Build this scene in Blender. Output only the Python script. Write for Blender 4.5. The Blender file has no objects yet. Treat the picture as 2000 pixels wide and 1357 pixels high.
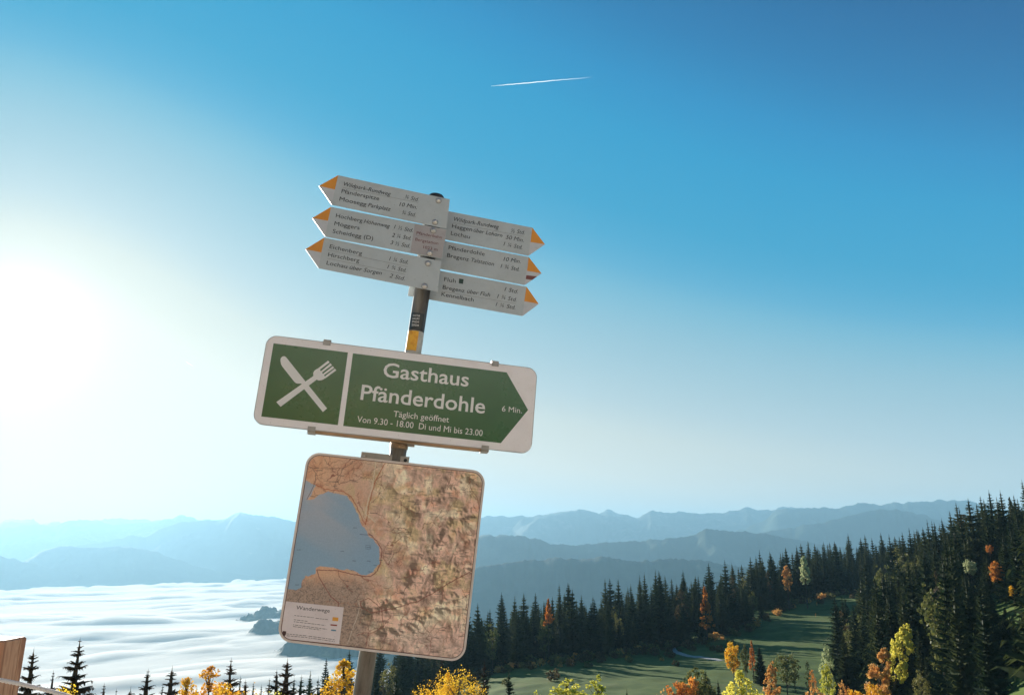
import bpy, math, random
import numpy as np
from mathutils import Vector, Matrix, noise as mnoise

rnd = random.Random(7)
rng = np.random.default_rng(7)
S = bpy.context.scene
C = S.collection
R = math.radians

# ------------------------------------------------------------------ camera
F = 1555.0                      # focal length in pixels of a 2000 px wide frame
PITCH = math.atan(387 / F)
CP, SP = math.cos(PITCH), math.sin(PITCH)
cam = bpy.data.cameras.new('camera')
cam.sensor_width = 36.0
cam.lens = F / 2000 * 36.0
cam.clip_start = 0.05
cam.clip_end = 200000
co = bpy.data.objects.new('camera', cam)
C.objects.link(co)
co.rotation_euler = (R(90) + PITCH, 0, 0)
S.camera = co

# ------------------------------------------------------------------ world and sun
SUN_AZ, SUN_EL = -32.85, 12.7   # degrees, azimuth clockwise from +Y
w = bpy.data.worlds.new("World")
S.world = w
w.use_nodes = True
nt = w.node_tree
nt.nodes.clear()
sky = nt.nodes.new('ShaderNodeTexSky')
sky.sky_type = 'NISHITA'
sky.sun_disc = False
sky.sun_elevation = R(SUN_EL)
sky.sun_rotation = R(SUN_AZ)
sky.altitude = 1000
sky.air_density = 1.0
sky.dust_density = 0.3
sky.ozone_density = 2.0
# the sky's brightness is developed to the film's deep teal blue overhead, pale mist low down and near the sun
ssx = nt.nodes.new('ShaderNodeSeparateColor')
sml = nt.nodes.new('ShaderNodeMath'); sml.operation = 'MULTIPLY'; sml.inputs[1].default_value = 0.02
tone = nt.nodes.new('ShaderNodeValToRGB')
stops = [(0.0200, (0.000, 0.024, 0.072)), (0.0290, (0.000, 0.044, 0.124)), (0.0346, (0.000, 0.086, 0.188)), (0.0396, (0.000, 0.108, 0.205)), (0.0480, (0.004, 0.116, 0.204)), (0.0536, (0.020, 0.130, 0.212)), (0.0600, (0.062, 0.160, 0.214)), (0.0680, (0.100, 0.176, 0.212)), (0.0900, (0.175, 0.212, 0.217)), (0.1060, (0.245, 0.245, 0.210)), (0.1320, (0.300, 0.270, 0.210)), (0.2000, (0.300, 0.255, 0.195)), (0.4000, (0.330, 0.290, 0.240)), (1.0000, (0.500, 0.480, 0.450))]
els = tone.color_ramp.elements
while len(els) > 1: els.remove(els[-1])
els[0].position = 0.0; els[0].color = (0, .012, .075, 1)
for p_, c_ in stops:
    e_ = els.new(p_); e_.color = (*c_, 1)
tone.color_ramp.interpolation = 'LINEAR'
vm = nt.nodes.new('ShaderNodeVectorMath'); vm.operation = 'SCALE'; vm.inputs['Scale'].default_value = 10.0
bg = nt.nodes.new('ShaderNodeBackground')
bg.inputs['Strength'].default_value = 0.10
out = nt.nodes.new('ShaderNodeOutputWorld')
nt.links.new(sky.outputs[0], ssx.inputs[0]); nt.links.new(ssx.outputs['Green'], sml.inputs[0]); nt.links.new(sml.outputs[0], tone.inputs[0])
# bright aureole round the sun
geo = nt.nodes.new('ShaderNodeTexCoord'); dot = nt.nodes.new('ShaderNodeVectorMath'); dot.operation = 'DOT_PRODUCT'
dot.inputs[1].default_value = (math.sin(R(SUN_AZ)) * math.cos(R(SUN_EL)), math.cos(R(SUN_AZ)) * math.cos(R(SUN_EL)), math.sin(R(SUN_EL)))
nt.links.new(geo.outputs['Generated'], dot.inputs[0])
glow = None
for pw, am in ((2600.0, 0.50), (520.0, 0.15), (110.0, 0.03)):
    a_ = nt.nodes.new('ShaderNodeMath'); a_.operation = 'MAXIMUM'; a_.inputs[1].default_value = 0.0
    b_ = nt.nodes.new('ShaderNodeMath'); b_.operation = 'POWER'; b_.inputs[1].default_value = pw
    c_ = nt.nodes.new('ShaderNodeMath'); c_.operation = 'MULTIPLY_ADD'; c_.inputs[1].default_value = am; c_.inputs[2].default_value = 0.0
    nt.links.new(dot.outputs['Value'], a_.inputs[0]); nt.links.new(a_.outputs[0], b_.inputs[0]); nt.links.new(b_.outputs[0], c_.inputs[0])
    if glow: nt.links.new(glow, c_.inputs[2])
    glow = c_.outputs[0]
addg = nt.nodes.new('ShaderNodeVectorMath'); addg.operation = 'ADD'
nt.links.new(tone.outputs[0], addg.inputs[0]); nt.links.new(glow, addg.inputs[1])
nt.links.new(addg.outputs[0], vm.inputs[0]); nt.links.new(vm.outputs[0], bg.inputs['Color'])
nt.links.new(bg.outputs[0], out.inputs['Surface'])

sl = bpy.data.lights.new('sun', 'SUN')
sl.energy = 5.0
sl.angle = R(0.5)
sl.color = (1.0, 0.93, 0.84)
so = bpy.data.objects.new('sun', sl)
C.objects.link(so)
sd = Vector((math.sin(R(SUN_AZ)) * math.cos(R(SUN_EL)), math.cos(R(SUN_AZ)) * math.cos(R(SUN_EL)), math.sin(R(SUN_EL))))
so.rotation_euler = sd.to_track_quat('Z', 'Y').to_euler()

S.view_settings.view_transform = 'Standard'
S.view_settings.look = 'None'
S.view_settings.gamma = 1.0
S.view_settings.use_curve_mapping = False
S.view_settings.exposure = 1.5
S.render.engine = 'CYCLES'
S.cycles.use_denoising = True
S.cycles.max_bounces = 6
S.cycles.diffuse_bounces = 3
S.cycles.transmission_bounces = 4
S.cycles.transparent_max_bounces = 6
S.cycles.volume_bounces = 4
# haze: fine blue-scattering air plus a little coarse mist that glows round the sun, both of even density
AIR_DENSITY, AIR_COL = 5.8e-5, (0.24, 0.55, 0.76, 1)
FOG_DENSITY = 0.022
MIST_DENSITY, MIST_COL, MIST_G = 0.9e-5, (1.0, 0.94, 0.87, 1), 0.60

# ------------------------------------------------------------------ helpers
def tag(o, label=None, cat=None, group=None, kind=None):
    if label: o['label'] = label
    if cat: o['category'] = cat
    if group: o['group'] = group
    if kind: o['kind'] = kind
    return o

def empty(name, loc=(0, 0, 0), rot=None):
    o = bpy.data.objects.new(name, None)
    o.empty_display_size = 0.1
    C.objects.link(o)
    o.location = loc
    if rot is not None:
        o.rotation_euler = rot
    return o

def link(name, me, parent=None, mat=None):
    if mat is not None:
        for m in (mat if isinstance(mat, (list, tuple)) else [mat]):
            me.materials.append(m)
    o = bpy.data.objects.new(name, me)
    C.objects.link(o)
    if parent is not None:
        o.parent = parent
    return o

def mesh(name, V, Fc, smooth=False, mi=None):
    me = bpy.data.meshes.new(name)
    if isinstance(V, np.ndarray) and isinstance(Fc, np.ndarray):
        k = Fc.shape[1]
        me.vertices.add(len(V))
        me.vertices.foreach_set('co', np.ascontiguousarray(V, np.float32).ravel())
        me.loops.add(len(Fc) * k)
        me.loops.foreach_set('vertex_index', np.ascontiguousarray(Fc, np.int32).ravel())
        me.polygons.add(len(Fc))
        me.polygons.foreach_set('loop_start', np.arange(0, len(Fc) * k, k, dtype=np.int32))
        me.update(calc_edges=True)
    else:
        me.from_pydata([tuple(v) for v in V], [], [tuple(f) for f in Fc])
    if mi is not None:
        me.polygons.foreach_set('material_index', np.asarray(mi, np.int32))
    if smooth:
        me.polygons.foreach_set('use_smooth', np.ones(len(me.polygons), bool))
    me.update()
    return me

def grid_faces(nu, nv):
    i = np.arange(nu - 1)[:, None] * nv + np.arange(nv - 1)[None, :]
    i = i.ravel()
    return np.stack([i, i + 1, i + nv + 1, i + nv], 1)

def ray(px, py):
    """direction of a pixel of the 2000 x 1357 frame, as x/y and z/y slopes (y is depth)"""
    a = (px - 1000) / F
    b = -(py - 678.5) / F
    y = CP - SP * b
    return np.array([a / y, 1.0, (SP + CP * b) / y])

def at(px, py, y):
    return ray(px, py) * y

# value noise in numpy, periodic lattice hashed
_perm = rng.permutation(4096).astype(np.int64)
_val = rng.random(4096)
def vnoise(x, y, seed=0):
    xi = np.floor(x).astype(np.int64); yi = np.floor(y).astype(np.int64)
    xf = x - xi; yf = y - yi
    u = xf * xf * xf * (xf * (xf * 6 - 15) + 10); v = yf * yf * yf * (yf * (yf * 6 - 15) + 10)
    def h(a, b):
        return _val[(_perm[(a + 131 * seed) & 4095] + b * 7 + _perm[(b + 57 * seed) & 4095]) & 4095]
    return (h(xi, yi) * (1 - u) + h(xi + 1, yi) * u) * (1 - v) + (h(xi, yi + 1) * (1 - u) + h(xi + 1, yi + 1) * u) * v
def fbm(x, y, seed=0, octv=5, gain=0.5):
    s = 0; a = 1; t = 0
    for k in range(octv):
        s = s + a * vnoise(x * 2 ** k + 13.7 * k, y * 2 ** k - 7.1 * k, seed + k); t += a; a *= gain
    return s / t

# ------------------------------------------------------------------ materials
def mat(name):
    m = bpy.data.materials.new(name)
    m.use_nodes = True
    n = m.node_tree
    b = n.nodes['Principled BSDF']
    return m, n, b

def ramp(n, stops):
    r = n.nodes.new('ShaderNodeValToRGB')
    els = r.color_ramp.elements
    while len(els) > 1: els.remove(els[-1])
    els[0].position = stops[0][0]; els[0].color = (*stops[0][1][:3], 1)
    for p, c in stops[1:]:
        e = els.new(p); e.color = (c[0], c[1], c[2], 1)
    return r

def simple(name, col, rough=0.6, metal=0.0, var=0.0, scale=30, bump=0.0, spec=0.5, coord='Object'):
    m, n, b = mat(name)
    b.inputs['Roughness'].default_value = rough
    b.inputs['Metallic'].default_value = metal
    b.inputs['Specular IOR Level'].default_value = spec
    b.inputs['Base Color'].default_value = (*col, 1)
    if var or bump:
        tc = n.nodes.new('ShaderNodeTexCoord')
        no = n.nodes.new('ShaderNodeTexNoise')
        no.inputs['Scale'].default_value = scale
        no.inputs['Detail'].default_value = 6
        n.links.new(tc.outputs[coord], no.inputs['Vector'])
        if var:
            r = ramp(n, [(0.25, [c * (1 - var) for c in col]), (0.75, [min(1, c * (1 + var)) for c in col])])
            n.links.new(no.outputs['Fac'], r.inputs[0])
            n.links.new(r.outputs[0], b.inputs['Base Color'])
        if bump:
            bp = n.nodes.new('ShaderNodeBump')
            bp.inputs['Strength'].default_value = bump
            bp.inputs['Distance'].default_value = 0.002
            n.links.new(no.outputs['Fac'], bp.inputs['Height'])
            n.links.new(bp.outputs[0], b.inputs['Normal'])
    return m

def foliage(name, c0, c1, trans=0.35, scale=0.6, hue=0.0):
    """leaf material: diffuse + light through the leaf, colour varies over the crown and from tree to tree"""
    m, n, b = mat(name)
    n.nodes.remove(b)
    tc = n.nodes.new('ShaderNodeTexCoord')
    no = n.nodes.new('ShaderNodeTexNoise'); no.inputs['Scale'].default_value = scale; no.inputs['Detail'].default_value = 3
    n.links.new(tc.outputs['Object'], no.inputs['Vector'])
    oi = n.nodes.new('ShaderNodeObjectInfo')
    ad = n.nodes.new('ShaderNodeMath'); ad.operation = 'MULTIPLY_ADD'; ad.inputs[1].default_value = 0.45; ad.inputs[2].default_value = -0.22
    n.links.new(oi.outputs['Random'], ad.inputs[0])
    a2 = n.nodes.new('ShaderNodeMath'); a2.operation = 'ADD'
    n.links.new(no.outputs['Fac'], a2.inputs[0]); n.links.new(ad.outputs[0], a2.inputs[1])
    r = ramp(n, [(0.3, c0), (0.7, c1)])
    n.links.new(a2.outputs[0], r.inputs[0])
    d = n.nodes.new('ShaderNodeBsdfDiffuse'); t = n.nodes.new('ShaderNodeBsdfTranslucent')
    g = n.nodes.new('ShaderNodeBsdfGlossy'); g.inputs['Roughness'].default_value = 0.45
    g.inputs['Color'].default_value = (0.5, 0.5, 0.5, 1)
    n.links.new(r.outputs[0], d.inputs['Color']); n.links.new(r.outputs[0], t.inputs['Color'])
    mx = n.nodes.new('ShaderNodeMixShader'); mx.inputs[0].default_value = trans
    n.links.new(d.outputs[0], mx.inputs[1]); n.links.new(t.outputs[0], mx.inputs[2])
    m2 = n.nodes.new('ShaderNodeMixShader'); m2.inputs[0].default_value = 0.03
    n.links.new(mx.outputs[0], m2.inputs[1]); n.links.new(g.outputs[0], m2.inputs[2])
    n.links.new(m2.outputs[0], n.nodes['Material Output'].inputs['Surface'])
    return m

def ground_mat(name, stops, scale, stops_far=None, rough=0.95):
    m, n, b = mat(name)
    tc = n.nodes.new('ShaderNodeTexCoord')
    no = n.nodes.new('ShaderNodeTexNoise'); no.inputs['Scale'].default_value = scale; no.inputs['Detail'].default_value = 9
    no.inputs['Roughness'].default_value = 0.72
    n.links.new(tc.outputs['Object'], no.inputs['Vector'])
    r = ramp(n, stops)
    n.links.new(no.outputs['Fac'], r.inputs[0])
    n.links.new(r.outputs[0], b.inputs['Base Color'])
    b.inputs['Roughness'].default_value = rough
    b.inputs['Specular IOR Level'].default_value = 0.1
    return m

M = {}
M['grass'] = ground_mat('meadow grass', [(0.3, (.030, .048, .016)), (0.42, (.055, .095, .022)), (0.55, (.095, .130, .034)), (0.72, (.12, .125, .05))], 0.06)
n = M['grass'].node_tree
_tc = n.nodes.new('ShaderNodeTexCoord'); _ln = n.nodes.new('ShaderNodeVectorMath'); _ln.operation = 'LENGTH'
_mr = n.nodes.new('ShaderNodeMapRange'); _mr.inputs['From Min'].default_value = 25; _mr.inputs['From Max'].default_value = 60
_mr.inputs['To Min'].default_value = 1; _mr.inputs['To Max'].default_value = 0
_mx = n.nodes.new('ShaderNodeMix'); _mx.data_type = 'RGBA'; _mx.inputs[7].default_value = (.50, .47, .40, 1)      # pale gravel and dry grass tone, put on the unseen knoll to bounce light
_b = n.nodes['Principled BSDF']; _src = _b.inputs['Base Color'].links[0].from_socket
n.links.new(_tc.outputs['Object'], _ln.inputs[0]); n.links.new(_ln.outputs['Value'], _mr.inputs[0]); n.links.new(_mr.outputs[0], _mx.inputs[0])
n.links.new(_src, _mx.inputs[6]); n.links.new(_mx.outputs[2], _b.inputs['Base Color'])
M['valley'] = ground_mat('valley floor', [(0.3, (.02, .04, .015)), (0.55, (.05, .08, .03)), (0.7, (.12, .13, .08))], 0.0012)
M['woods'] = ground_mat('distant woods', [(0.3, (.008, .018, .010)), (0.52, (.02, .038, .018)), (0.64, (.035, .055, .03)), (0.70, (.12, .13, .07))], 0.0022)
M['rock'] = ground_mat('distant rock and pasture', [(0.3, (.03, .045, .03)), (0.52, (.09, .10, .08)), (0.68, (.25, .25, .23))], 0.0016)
M['path'] = simple('gravel path', (.30, .29, .27), .95, var=.2, scale=2)
M['bark'] = simple('bark', (.07, .05, .035), .95, var=.4, scale=6)
M['birch'] = simple('pale bark', (.35, .33, .30), .9, var=.5, scale=4)
M['spruce'] = foliage('spruce needles', (.018, .033, .013), (.068, .078, .028), .34, .5)
M['spruce_brown'] = foliage('glare brown spruce needles', (.060, .036, .018), (.13, .075, .035), .35, .9)  # brown look of the sun glare on the left spruces, put into the needle colour
M['yellow'] = foliage('yellow leaves', (.62, .30, .02), (.80, .55, .05), .5, .8)
M['gold'] = foliage('golden leaves', (.68, .32, .02), (.84, .56, .04), .5, .8)
M['lime'] = foliage('lime yellow needles', (.42, .42, .05), (.75, .66, .12), .5, .8)
M['orange'] = foliage('orange leaves', (.50, .17, .03), (.76, .36, .07), .5, .8)
M['peach'] = foliage('faded peach leaves', (.58, .27, .07), (.74, .45, .14), .45, .8)
M['cream'] = foliage('pale cream autumn leaves', (.74, .64, .48), (.86, .80, .66), .25, .8)
M['pale'] = foliage('pale green leaves', (.30, .36, .16), (.55, .56, .30), .45, .8)
M['dull'] = foliage('dull brown olive leaves', (.05, .045, .02), (.16, .11, .045), .4, .8)
M['olive'] = foliage('olive leaves', (.09, .11, .03), (.22, .20, .06), .4, .8)

# ------------------------------------------------------------------ terrain near the camera
CT = []
def cp(az, r, z): CT.append((az, r, z))
for az in range(-180, 180, 30):
    cp(az, 0.5, -1.62); cp(az, 5, -1.65)
for az in (-70, -50, -35, -20, -10):
    cp(az, 12, -3.4); cp(az, 25, -9); cp(az, 45, -19); cp(az, 70, -31)
for az in (0, 12, 24):
    cp(az, 12, -3.4); cp(az, 25, -8.5); cp(az, 45, -17); cp(az, 70, -26)
for az in (36, 55):
    cp(az, 12, -2.8); cp(az, 25, -6); cp(az, 45, -12); cp(az, 70, -18)
for az in (-60, -35, -22):
    for r, z in ((100, -46), (200, -92), (400, -180), (700, -290), (1000, -390), (1800, -520), (3500, -640)): cp(az, r, z)
for r, z in ((100, -44), (200, -74), (330, -110), (600, -230), (1200, -420), (3500, -640)): cp(-17, r, z)
for r, z in ((100, -40), (200, -62), (310, -70), (350, -73), (450, -120), (900, -310), (3500, -640)): cp(-13, r, z)
for r, z in ((100, -38), (200, -56), (310, -65), (360, -69), (500, -130), (1200, -400), (3500, -640)): cp(-10, r, z)
for r, z in ((100, -36), (200, -45), (320, -55), (380, -58), (480, -75)): cp(-5, r, z)
for r, z in ((100, -34), (150, -38.5), (215, -41), (322, -45.4), (390, -49), (450, -58), (800, -180), (3500, -640)): cp(0, r, z)
for r, z in ((215, -41), (332, -43.5), (402, -44), (460, -53)): cp(5.4, r, z)
for r, z in ((100, -34), (150, -38.5), (215, -40.5), (350, -41), (418, -38), (470, -45), (900, -180), (3500, -640)): cp(10.3, r, z)
for r, z in ((100, -34), (200, -39), (300, -38.5), (396, -35.8), (475, -30), (560, -38)): cp(16.2, r, z)
for r, z in ((300, -37), (400, -32.5), (490, -29), (570, -24), (640, -32), (1000, -150), (3500, -640)): cp(20, r, z)
for r, z in ((100, -31), (150, -34), (250, -36), (350, -33), (450, -29.5), (520, -27.6), (600, -20), (700, -30)): cp(23, r, z)
for r, z in ((150, -30), (220, -32), (290, -27), (360, -20), (450, -18), (600, -20)): cp(26, r, z)
for r, z in ((100, -22), (150, -24.5), (200, -24), (260, -19), (330, -13), (450, -8)): cp(29, r, z)
for r, z in ((110, -19), (200, -18), (315, -8), (450, 0), (800, -20), (1500, -200), (3500, -640)): cp(31.5, r, z)
for r, z in ((100, -14), (200, -8), (300, 0), (500, 8)): cp(37, r, z)
for az in (50, 75):
    for r, z in ((100, -10), (250, 2), (600, 10), (1500, -200), (3500, -640)): cp(az, r, z)
for az in (100, 130, 160, -170, -140, -110, -85):
    for r, z in ((15, -0.9), (40, 1.5), (120, 6), (400, 0), (1200, -200), (3500, -640)): cp(az, r, z)
_A = np.array(CT, float)
def _uv(az, r):
    a = np.radians(az)
    L = np.log(r + 25.0)
    k = 2.2
    return np.stack([k * np.sin(a) * L / 4, k * np.cos(a) * L / 4, 1.3 * L], -1)
_P = _uv(_A[:, 0], _A[:, 1])
_s = _A[:, 2] / (_A[:, 1] + 15)
_K = np.linalg.norm(_P[:, None] - _P[None], axis=-1)
_n = len(_P)
_KK = np.zeros((_n + 1, _n + 1)); _KK[:_n, :_n] = _K - 1e-4 * np.eye(_n); _KK[:_n, _n] = 1; _KK[_n, :_n] = 1
_W = np.linalg.solve(_KK, np.append(_s, 0))
def ground(x, y):
    x = np.atleast_1d(np.asarray(x, float)); y = np.atleast_1d(np.asarray(y, float))
    sh = x.shape
    xf, yf = x.ravel(), y.ravel()
    r = np.hypot(xf, yf); az = np.degrees(np.arctan2(xf, yf))
    q = _uv(az, r)
    o = np.empty(len(q))
    for i in range(0, len(q), 20000):
        d = np.linalg.norm(q[i:i + 20000, None] - _P[None], axis=-1)
        o[i:i + 20000] = d @ _W[:_n] + _W[_n]
    z = o * (r + 15)
    z += (fbm(xf / 40, yf / 40, 3, 4) - 0.5) * np.clip((r - 20) / 60, 0, 1) * 2.6 + (fbm(xf / 11, yf / 11, 7, 3) - 0.5) * np.clip((r - 20) / 60, 0, 1) * 1.0
    return z.reshape(sh)
def ground1(x, y):
    return float(ground([x], [y])[0])

rings = np.concatenate([[0.01], np.geomspace(1.2, 120, 60)[:-1], np.geomspace(120, 640, 190)[:-1], np.geomspace(640, 3600, 40)])
azs = np.radians(np.concatenate([np.linspace(-180, -45, 28)[:-1], np.linspace(-45, 45, 361)[:-1], np.linspace(45, 180, 28)]))
GX = np.sin(azs)[:, None] * rings[None]; GY = np.cos(azs)[:, None] * rings[None]
GZ = ground(GX, GY)
V = np.stack([GX, GY, GZ], -1).reshape(-1, 3)
o = link('hillside', mesh('hillside', V, grid_faces(len(azs), len(rings))[:, ::-1].copy(), True), mat=M['grass'])
tag(o, 'grassy mountain slope falling away to a dark green meadow', kind='structure')

# valley floor
o = link('valley_floor', mesh('valley_floor', np.array([(-60000, -4000, -660), (60000, -4000, -660), (60000, 44000, -660), (-60000, 44000, -660)], float), np.array([[0, 1, 2, 3]])), mat=M['valley'])
tag(o, 'hazy valley floor between the mountains', kind='structure')

# ------------------------------------------------------------------ far ridges
def ridge(name, pts, D, m, label, seed, rough=0.25, wmul=2.3, jag=0.0, trees=0.0, skew=0.0):
    pts = np.array(pts, float)
    px = np.arange(pts[0, 0], pts[-1, 0] + 1, 5.0)
    py = np.interp(px, pts[:, 0], pts[:, 1])
    # soften the corners of the trace a little, then add small roughness to the crest
    k = np.array([1, 2, 1.]) / 4
    py[1:-1] = np.convolve(py, k, 'valid')
    a = (px - 1000) / F; b = -(py - 678.5) / F
    yy = CP - SP * b
    sx = a / yy; sz = (SP + CP * b) / yy
    base = -640.0
    Dc = D * (1 + skew * (px - px.mean()) / 1000)
    crest = sz * Dc
    crest = crest + (fbm(px / 14, px * 0, seed + 9, 4) - 0.5) * jag * D / F
    if trees:
        crest = crest + rng.random(len(px)) * trees
    nv = 56
    t = np.linspace(-1, 1, nv)
    h = np.maximum(crest - base, 5)[:, None]
    wfr = wmul * np.maximum(h, 60)
    dep = Dc[:, None] + t[None] * wfr
    X = sx[:, None] * dep; Y = dep
    sc = D / 12.0
    n1 = fbm(X / sc, Y / sc, seed, 6, .58)
    rid = 1 - np.abs(2 * fbm(X / (sc * .8), Y / (sc * 1.6), seed + 4, 5) - 1)
    prof = (1 - np.abs(t))[None] ** 1.05
    away = np.clip(np.abs(t) * 3, 0, 1)[None]
    Z = base + h * prof * (1 + away * ((n1 - 0.5) * 2 * rough * 1.5 + (rid - .75) * rough * 2.2))
    V = np.stack([X, Y, Z], -1).reshape(-1, 3)
    o = link(name, mesh(name, V, grid_faces(len(px), nv)[:, ::-1].copy(), True), mat=m)
    tag(o, label, kind='structure')
    return o

ridge('hills', [(560, 1300), (650, 1262), (720, 1215), (790, 1165), (840, 1138), (900, 1118), (930, 1108), (985, 1100), (1040, 1094), (1080, 1089), (1130, 1091), (1180, 1088), (1250, 1095), (1280, 1092), (1320, 1090), (1390, 1095), (1450, 1105), (1600, 1130), (1800, 1150)],
      6000, M['woods'], 'blue wooded ridge just beyond the dark spruce forest', 11, trees=14, jag=6)
ridge('hills', [(560, 1120), (700, 1095), (840, 1062), (935, 1045), (1000, 1046), (1045, 1050), (1080, 1060), (1140, 1062), (1180, 1058), (1240, 1056), (1300, 1050), (1345, 1045), (1380, 1032), (1420, 1032), (1480, 1038), (1540, 1050), (1600, 1062), (1750, 1085), (1900, 1100)],
      9000, M['woods'], 'long blue ridge with a rounded summit right of centre', 21, trees=14, jag=6)
ridge('hills', [(1330, 1075), (1380, 1062), (1440, 1050), (1500, 1036), (1560, 1026), (1620, 1015), (1680, 998), (1715, 992), (1760, 996), (1800, 1002), (1850, 1020), (1950, 1035), (2100, 1050), (2300, 1060)],
      11000, M['woods'], 'blue hill with a pale clearing on its summit', 31, trees=10, jag=6)
ridge('mountains', [(1380, 1055), (1420, 1045), (1460, 1027), (1494, 1012), (1519, 993), (1560, 991), (1576, 990), (1630, 988), (1670, 979), (1714, 983.5), (1771, 979), (1834, 973.4), (1862, 976), (1884, 974.5), (1903, 977), (1932, 988), (2000, 1000), (2200, 1010)],
      14000, M['woods'], 'blue mountain chain reaching the wooded slope at right', 41, jag=8)
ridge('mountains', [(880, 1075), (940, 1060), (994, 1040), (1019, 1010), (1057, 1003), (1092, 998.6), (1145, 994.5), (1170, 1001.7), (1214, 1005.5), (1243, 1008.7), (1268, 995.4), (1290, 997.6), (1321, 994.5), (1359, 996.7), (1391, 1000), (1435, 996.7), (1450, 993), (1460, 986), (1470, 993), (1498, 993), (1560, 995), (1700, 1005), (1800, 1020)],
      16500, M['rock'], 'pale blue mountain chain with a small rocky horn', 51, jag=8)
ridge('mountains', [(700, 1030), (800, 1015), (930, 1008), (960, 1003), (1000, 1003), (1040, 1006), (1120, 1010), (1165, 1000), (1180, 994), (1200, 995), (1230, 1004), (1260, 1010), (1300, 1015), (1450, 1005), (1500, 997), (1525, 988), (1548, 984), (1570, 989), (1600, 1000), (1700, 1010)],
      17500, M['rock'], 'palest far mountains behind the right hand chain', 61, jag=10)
ridge('hills', [(-60, 1110), (20, 1100), (45, 1097), (75, 1079), (111, 1065.5), (129, 1064), (168, 1068.5), (228, 1064), (300, 1074.5), (339, 1089.5), (390, 1106), (500, 1125), (600, 1132)],
      12000, M['woods'], 'rounded grey hill rising from the fog at left', 71, jag=6)
ridge('hills', [(-400, 1070), (-200, 1068), (-50, 1079), (0, 1084), (60, 1097), (100, 1108), (160, 1122)],
      11000, M['woods'], 'low grey hill cut off by the left edge', 81, jag=6)
ridge('mountains', [(60, 1085), (130, 1070), (216, 1053.5), (255, 1043.6), (288, 1046), (306, 1034), (324, 1026.5), (360, 1014.5), (432, 1013.6), (447, 1007), (466, 996.5), (480, 999.5), (498, 1006.4), (516, 1004), (558, 1013.6), (620, 1020), (700, 1010), (780, 1022), (860, 1035), (950, 1055)],
      15000, M['woods'], 'blue grey mountain with a pointed peak left of the map board', 91, jag=6)
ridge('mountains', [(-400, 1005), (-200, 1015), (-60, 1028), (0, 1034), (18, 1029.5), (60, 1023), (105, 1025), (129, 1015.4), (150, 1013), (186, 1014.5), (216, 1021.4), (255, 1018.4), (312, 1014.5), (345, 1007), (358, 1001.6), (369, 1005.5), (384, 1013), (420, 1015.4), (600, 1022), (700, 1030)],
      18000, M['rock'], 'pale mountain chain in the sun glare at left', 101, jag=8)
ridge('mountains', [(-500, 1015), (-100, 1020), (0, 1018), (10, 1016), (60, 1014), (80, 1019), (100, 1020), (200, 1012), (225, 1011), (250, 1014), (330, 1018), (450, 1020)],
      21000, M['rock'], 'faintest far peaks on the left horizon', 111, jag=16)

# wooded hill that pokes through the fog, left of and below the map board
hx = np.linspace(-2600, 200, 240); hy = np.linspace(2600, 6600, 260)
HX, HY = np.meshgrid(hx, hy, indexing='ij')
def bump(cx, cy, rx, ry, h):
    d = ((HX - cx) / rx) ** 2 + ((HY - cy) / ry) ** 2
    return h * np.exp(-d)
HZ = -600 + bump(-1350, 5000, 420, 520, 203) + bump(-1150, 4150, 330, 330, 194) + bump(-690, 3500, 420, 320, 206) + bump(-250, 3400, 500, 500, 210)
HZ += (fbm(HX / 150, HY / 150, 77, 6, .6) - 0.5) * 170 + rng.random(HX.shape) * 22
HZ = np.minimum(HZ, -362 + rng.random(HX.shape) * 20)
o = link('hills', mesh('hills', np.stack([HX, HY, HZ], -1).reshape(-1, 3), grid_faces(240, 260)[:, ::-1].copy(), True), mat=M['woods'])
tag(o, 'wooded foothill showing through gaps in the fog beside the map board', kind='structure')

# ------------------------------------------------------------------ sea of fog
fa = np.radians(np.linspace(-62, 4, 420)); fr = np.geomspace(1000, 11500, 420)
FA, FR = np.meshgrid(fa, fr, indexing='ij')
FX = np.sin(FA) * FR; FY = np.cos(FA) * FR
ca_, sa_ = math.cos(R(32)), math.sin(R(32))
UX = FX * ca_ + FY * sa_; UY = -FX * sa_ + FY * ca_
wx = UX + 500 * (fbm(UX / 900, UY / 900, 5, 3) - .5); wy = UY + 500 * (fbm(UX / 900, UY / 900, 15, 3) - .5)
n1 = fbm(wx / 2200, wy / 1100, 25, 3); n2 = fbm(wx / 620, wy / 260, 35, 4); n3 = fbm(wx / 150, wy / 90, 45, 3)
FZ = -412 + 60 * (n1 - .5) + 95 * np.maximum(n2 - .42, 0) ** 1.2 + 15 * (n3 - .5) * np.clip(n2 * 3 - .8, .25, 1)
ex = np.clip((np.degrees(FA) + 8 + 6 * (fbm(FR / 900, FA * 0, 95, 3) - .5)) / 5, 0, 1)
far = 8600 + 1900 * (np.degrees(FA) + 33) / 16 + 2600 * (fbm(FA * 22, FR / 2500, 65, 4, .6) - .5)
FZ -= 330 * ex ** 1.5 + 260 * np.clip((FR - far) / 1500, 0, 1) ** 1.6
m = bpy.data.materials.new('fog bank'); m.use_nodes = True
n = m.node_tree; n.nodes.clear()
pv = n.nodes.new('ShaderNodeVolumePrincipled'); mo = n.nodes.new('ShaderNodeOutputMaterial')
pv.inputs['Color'].default_value = (0.955, 0.935, 0.885, 1)
pv.inputs['Density'].default_value = FOG_DENSITY
pv.inputs['Anisotropy'].default_value = 0.1
n.links.new(pv.outputs[0], mo.inputs['Volume'])
NA, NR = FX.shape
top = np.stack([FX, FY, np.maximum(FZ, -652)], -1).reshape(-1, 3); bt = np.stack([FX, FY, np.full(FX.shape, -655.0)], -1).reshape(-1, 3)
gf = grid_faces(NA, NR); NV = NA * NR
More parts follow.
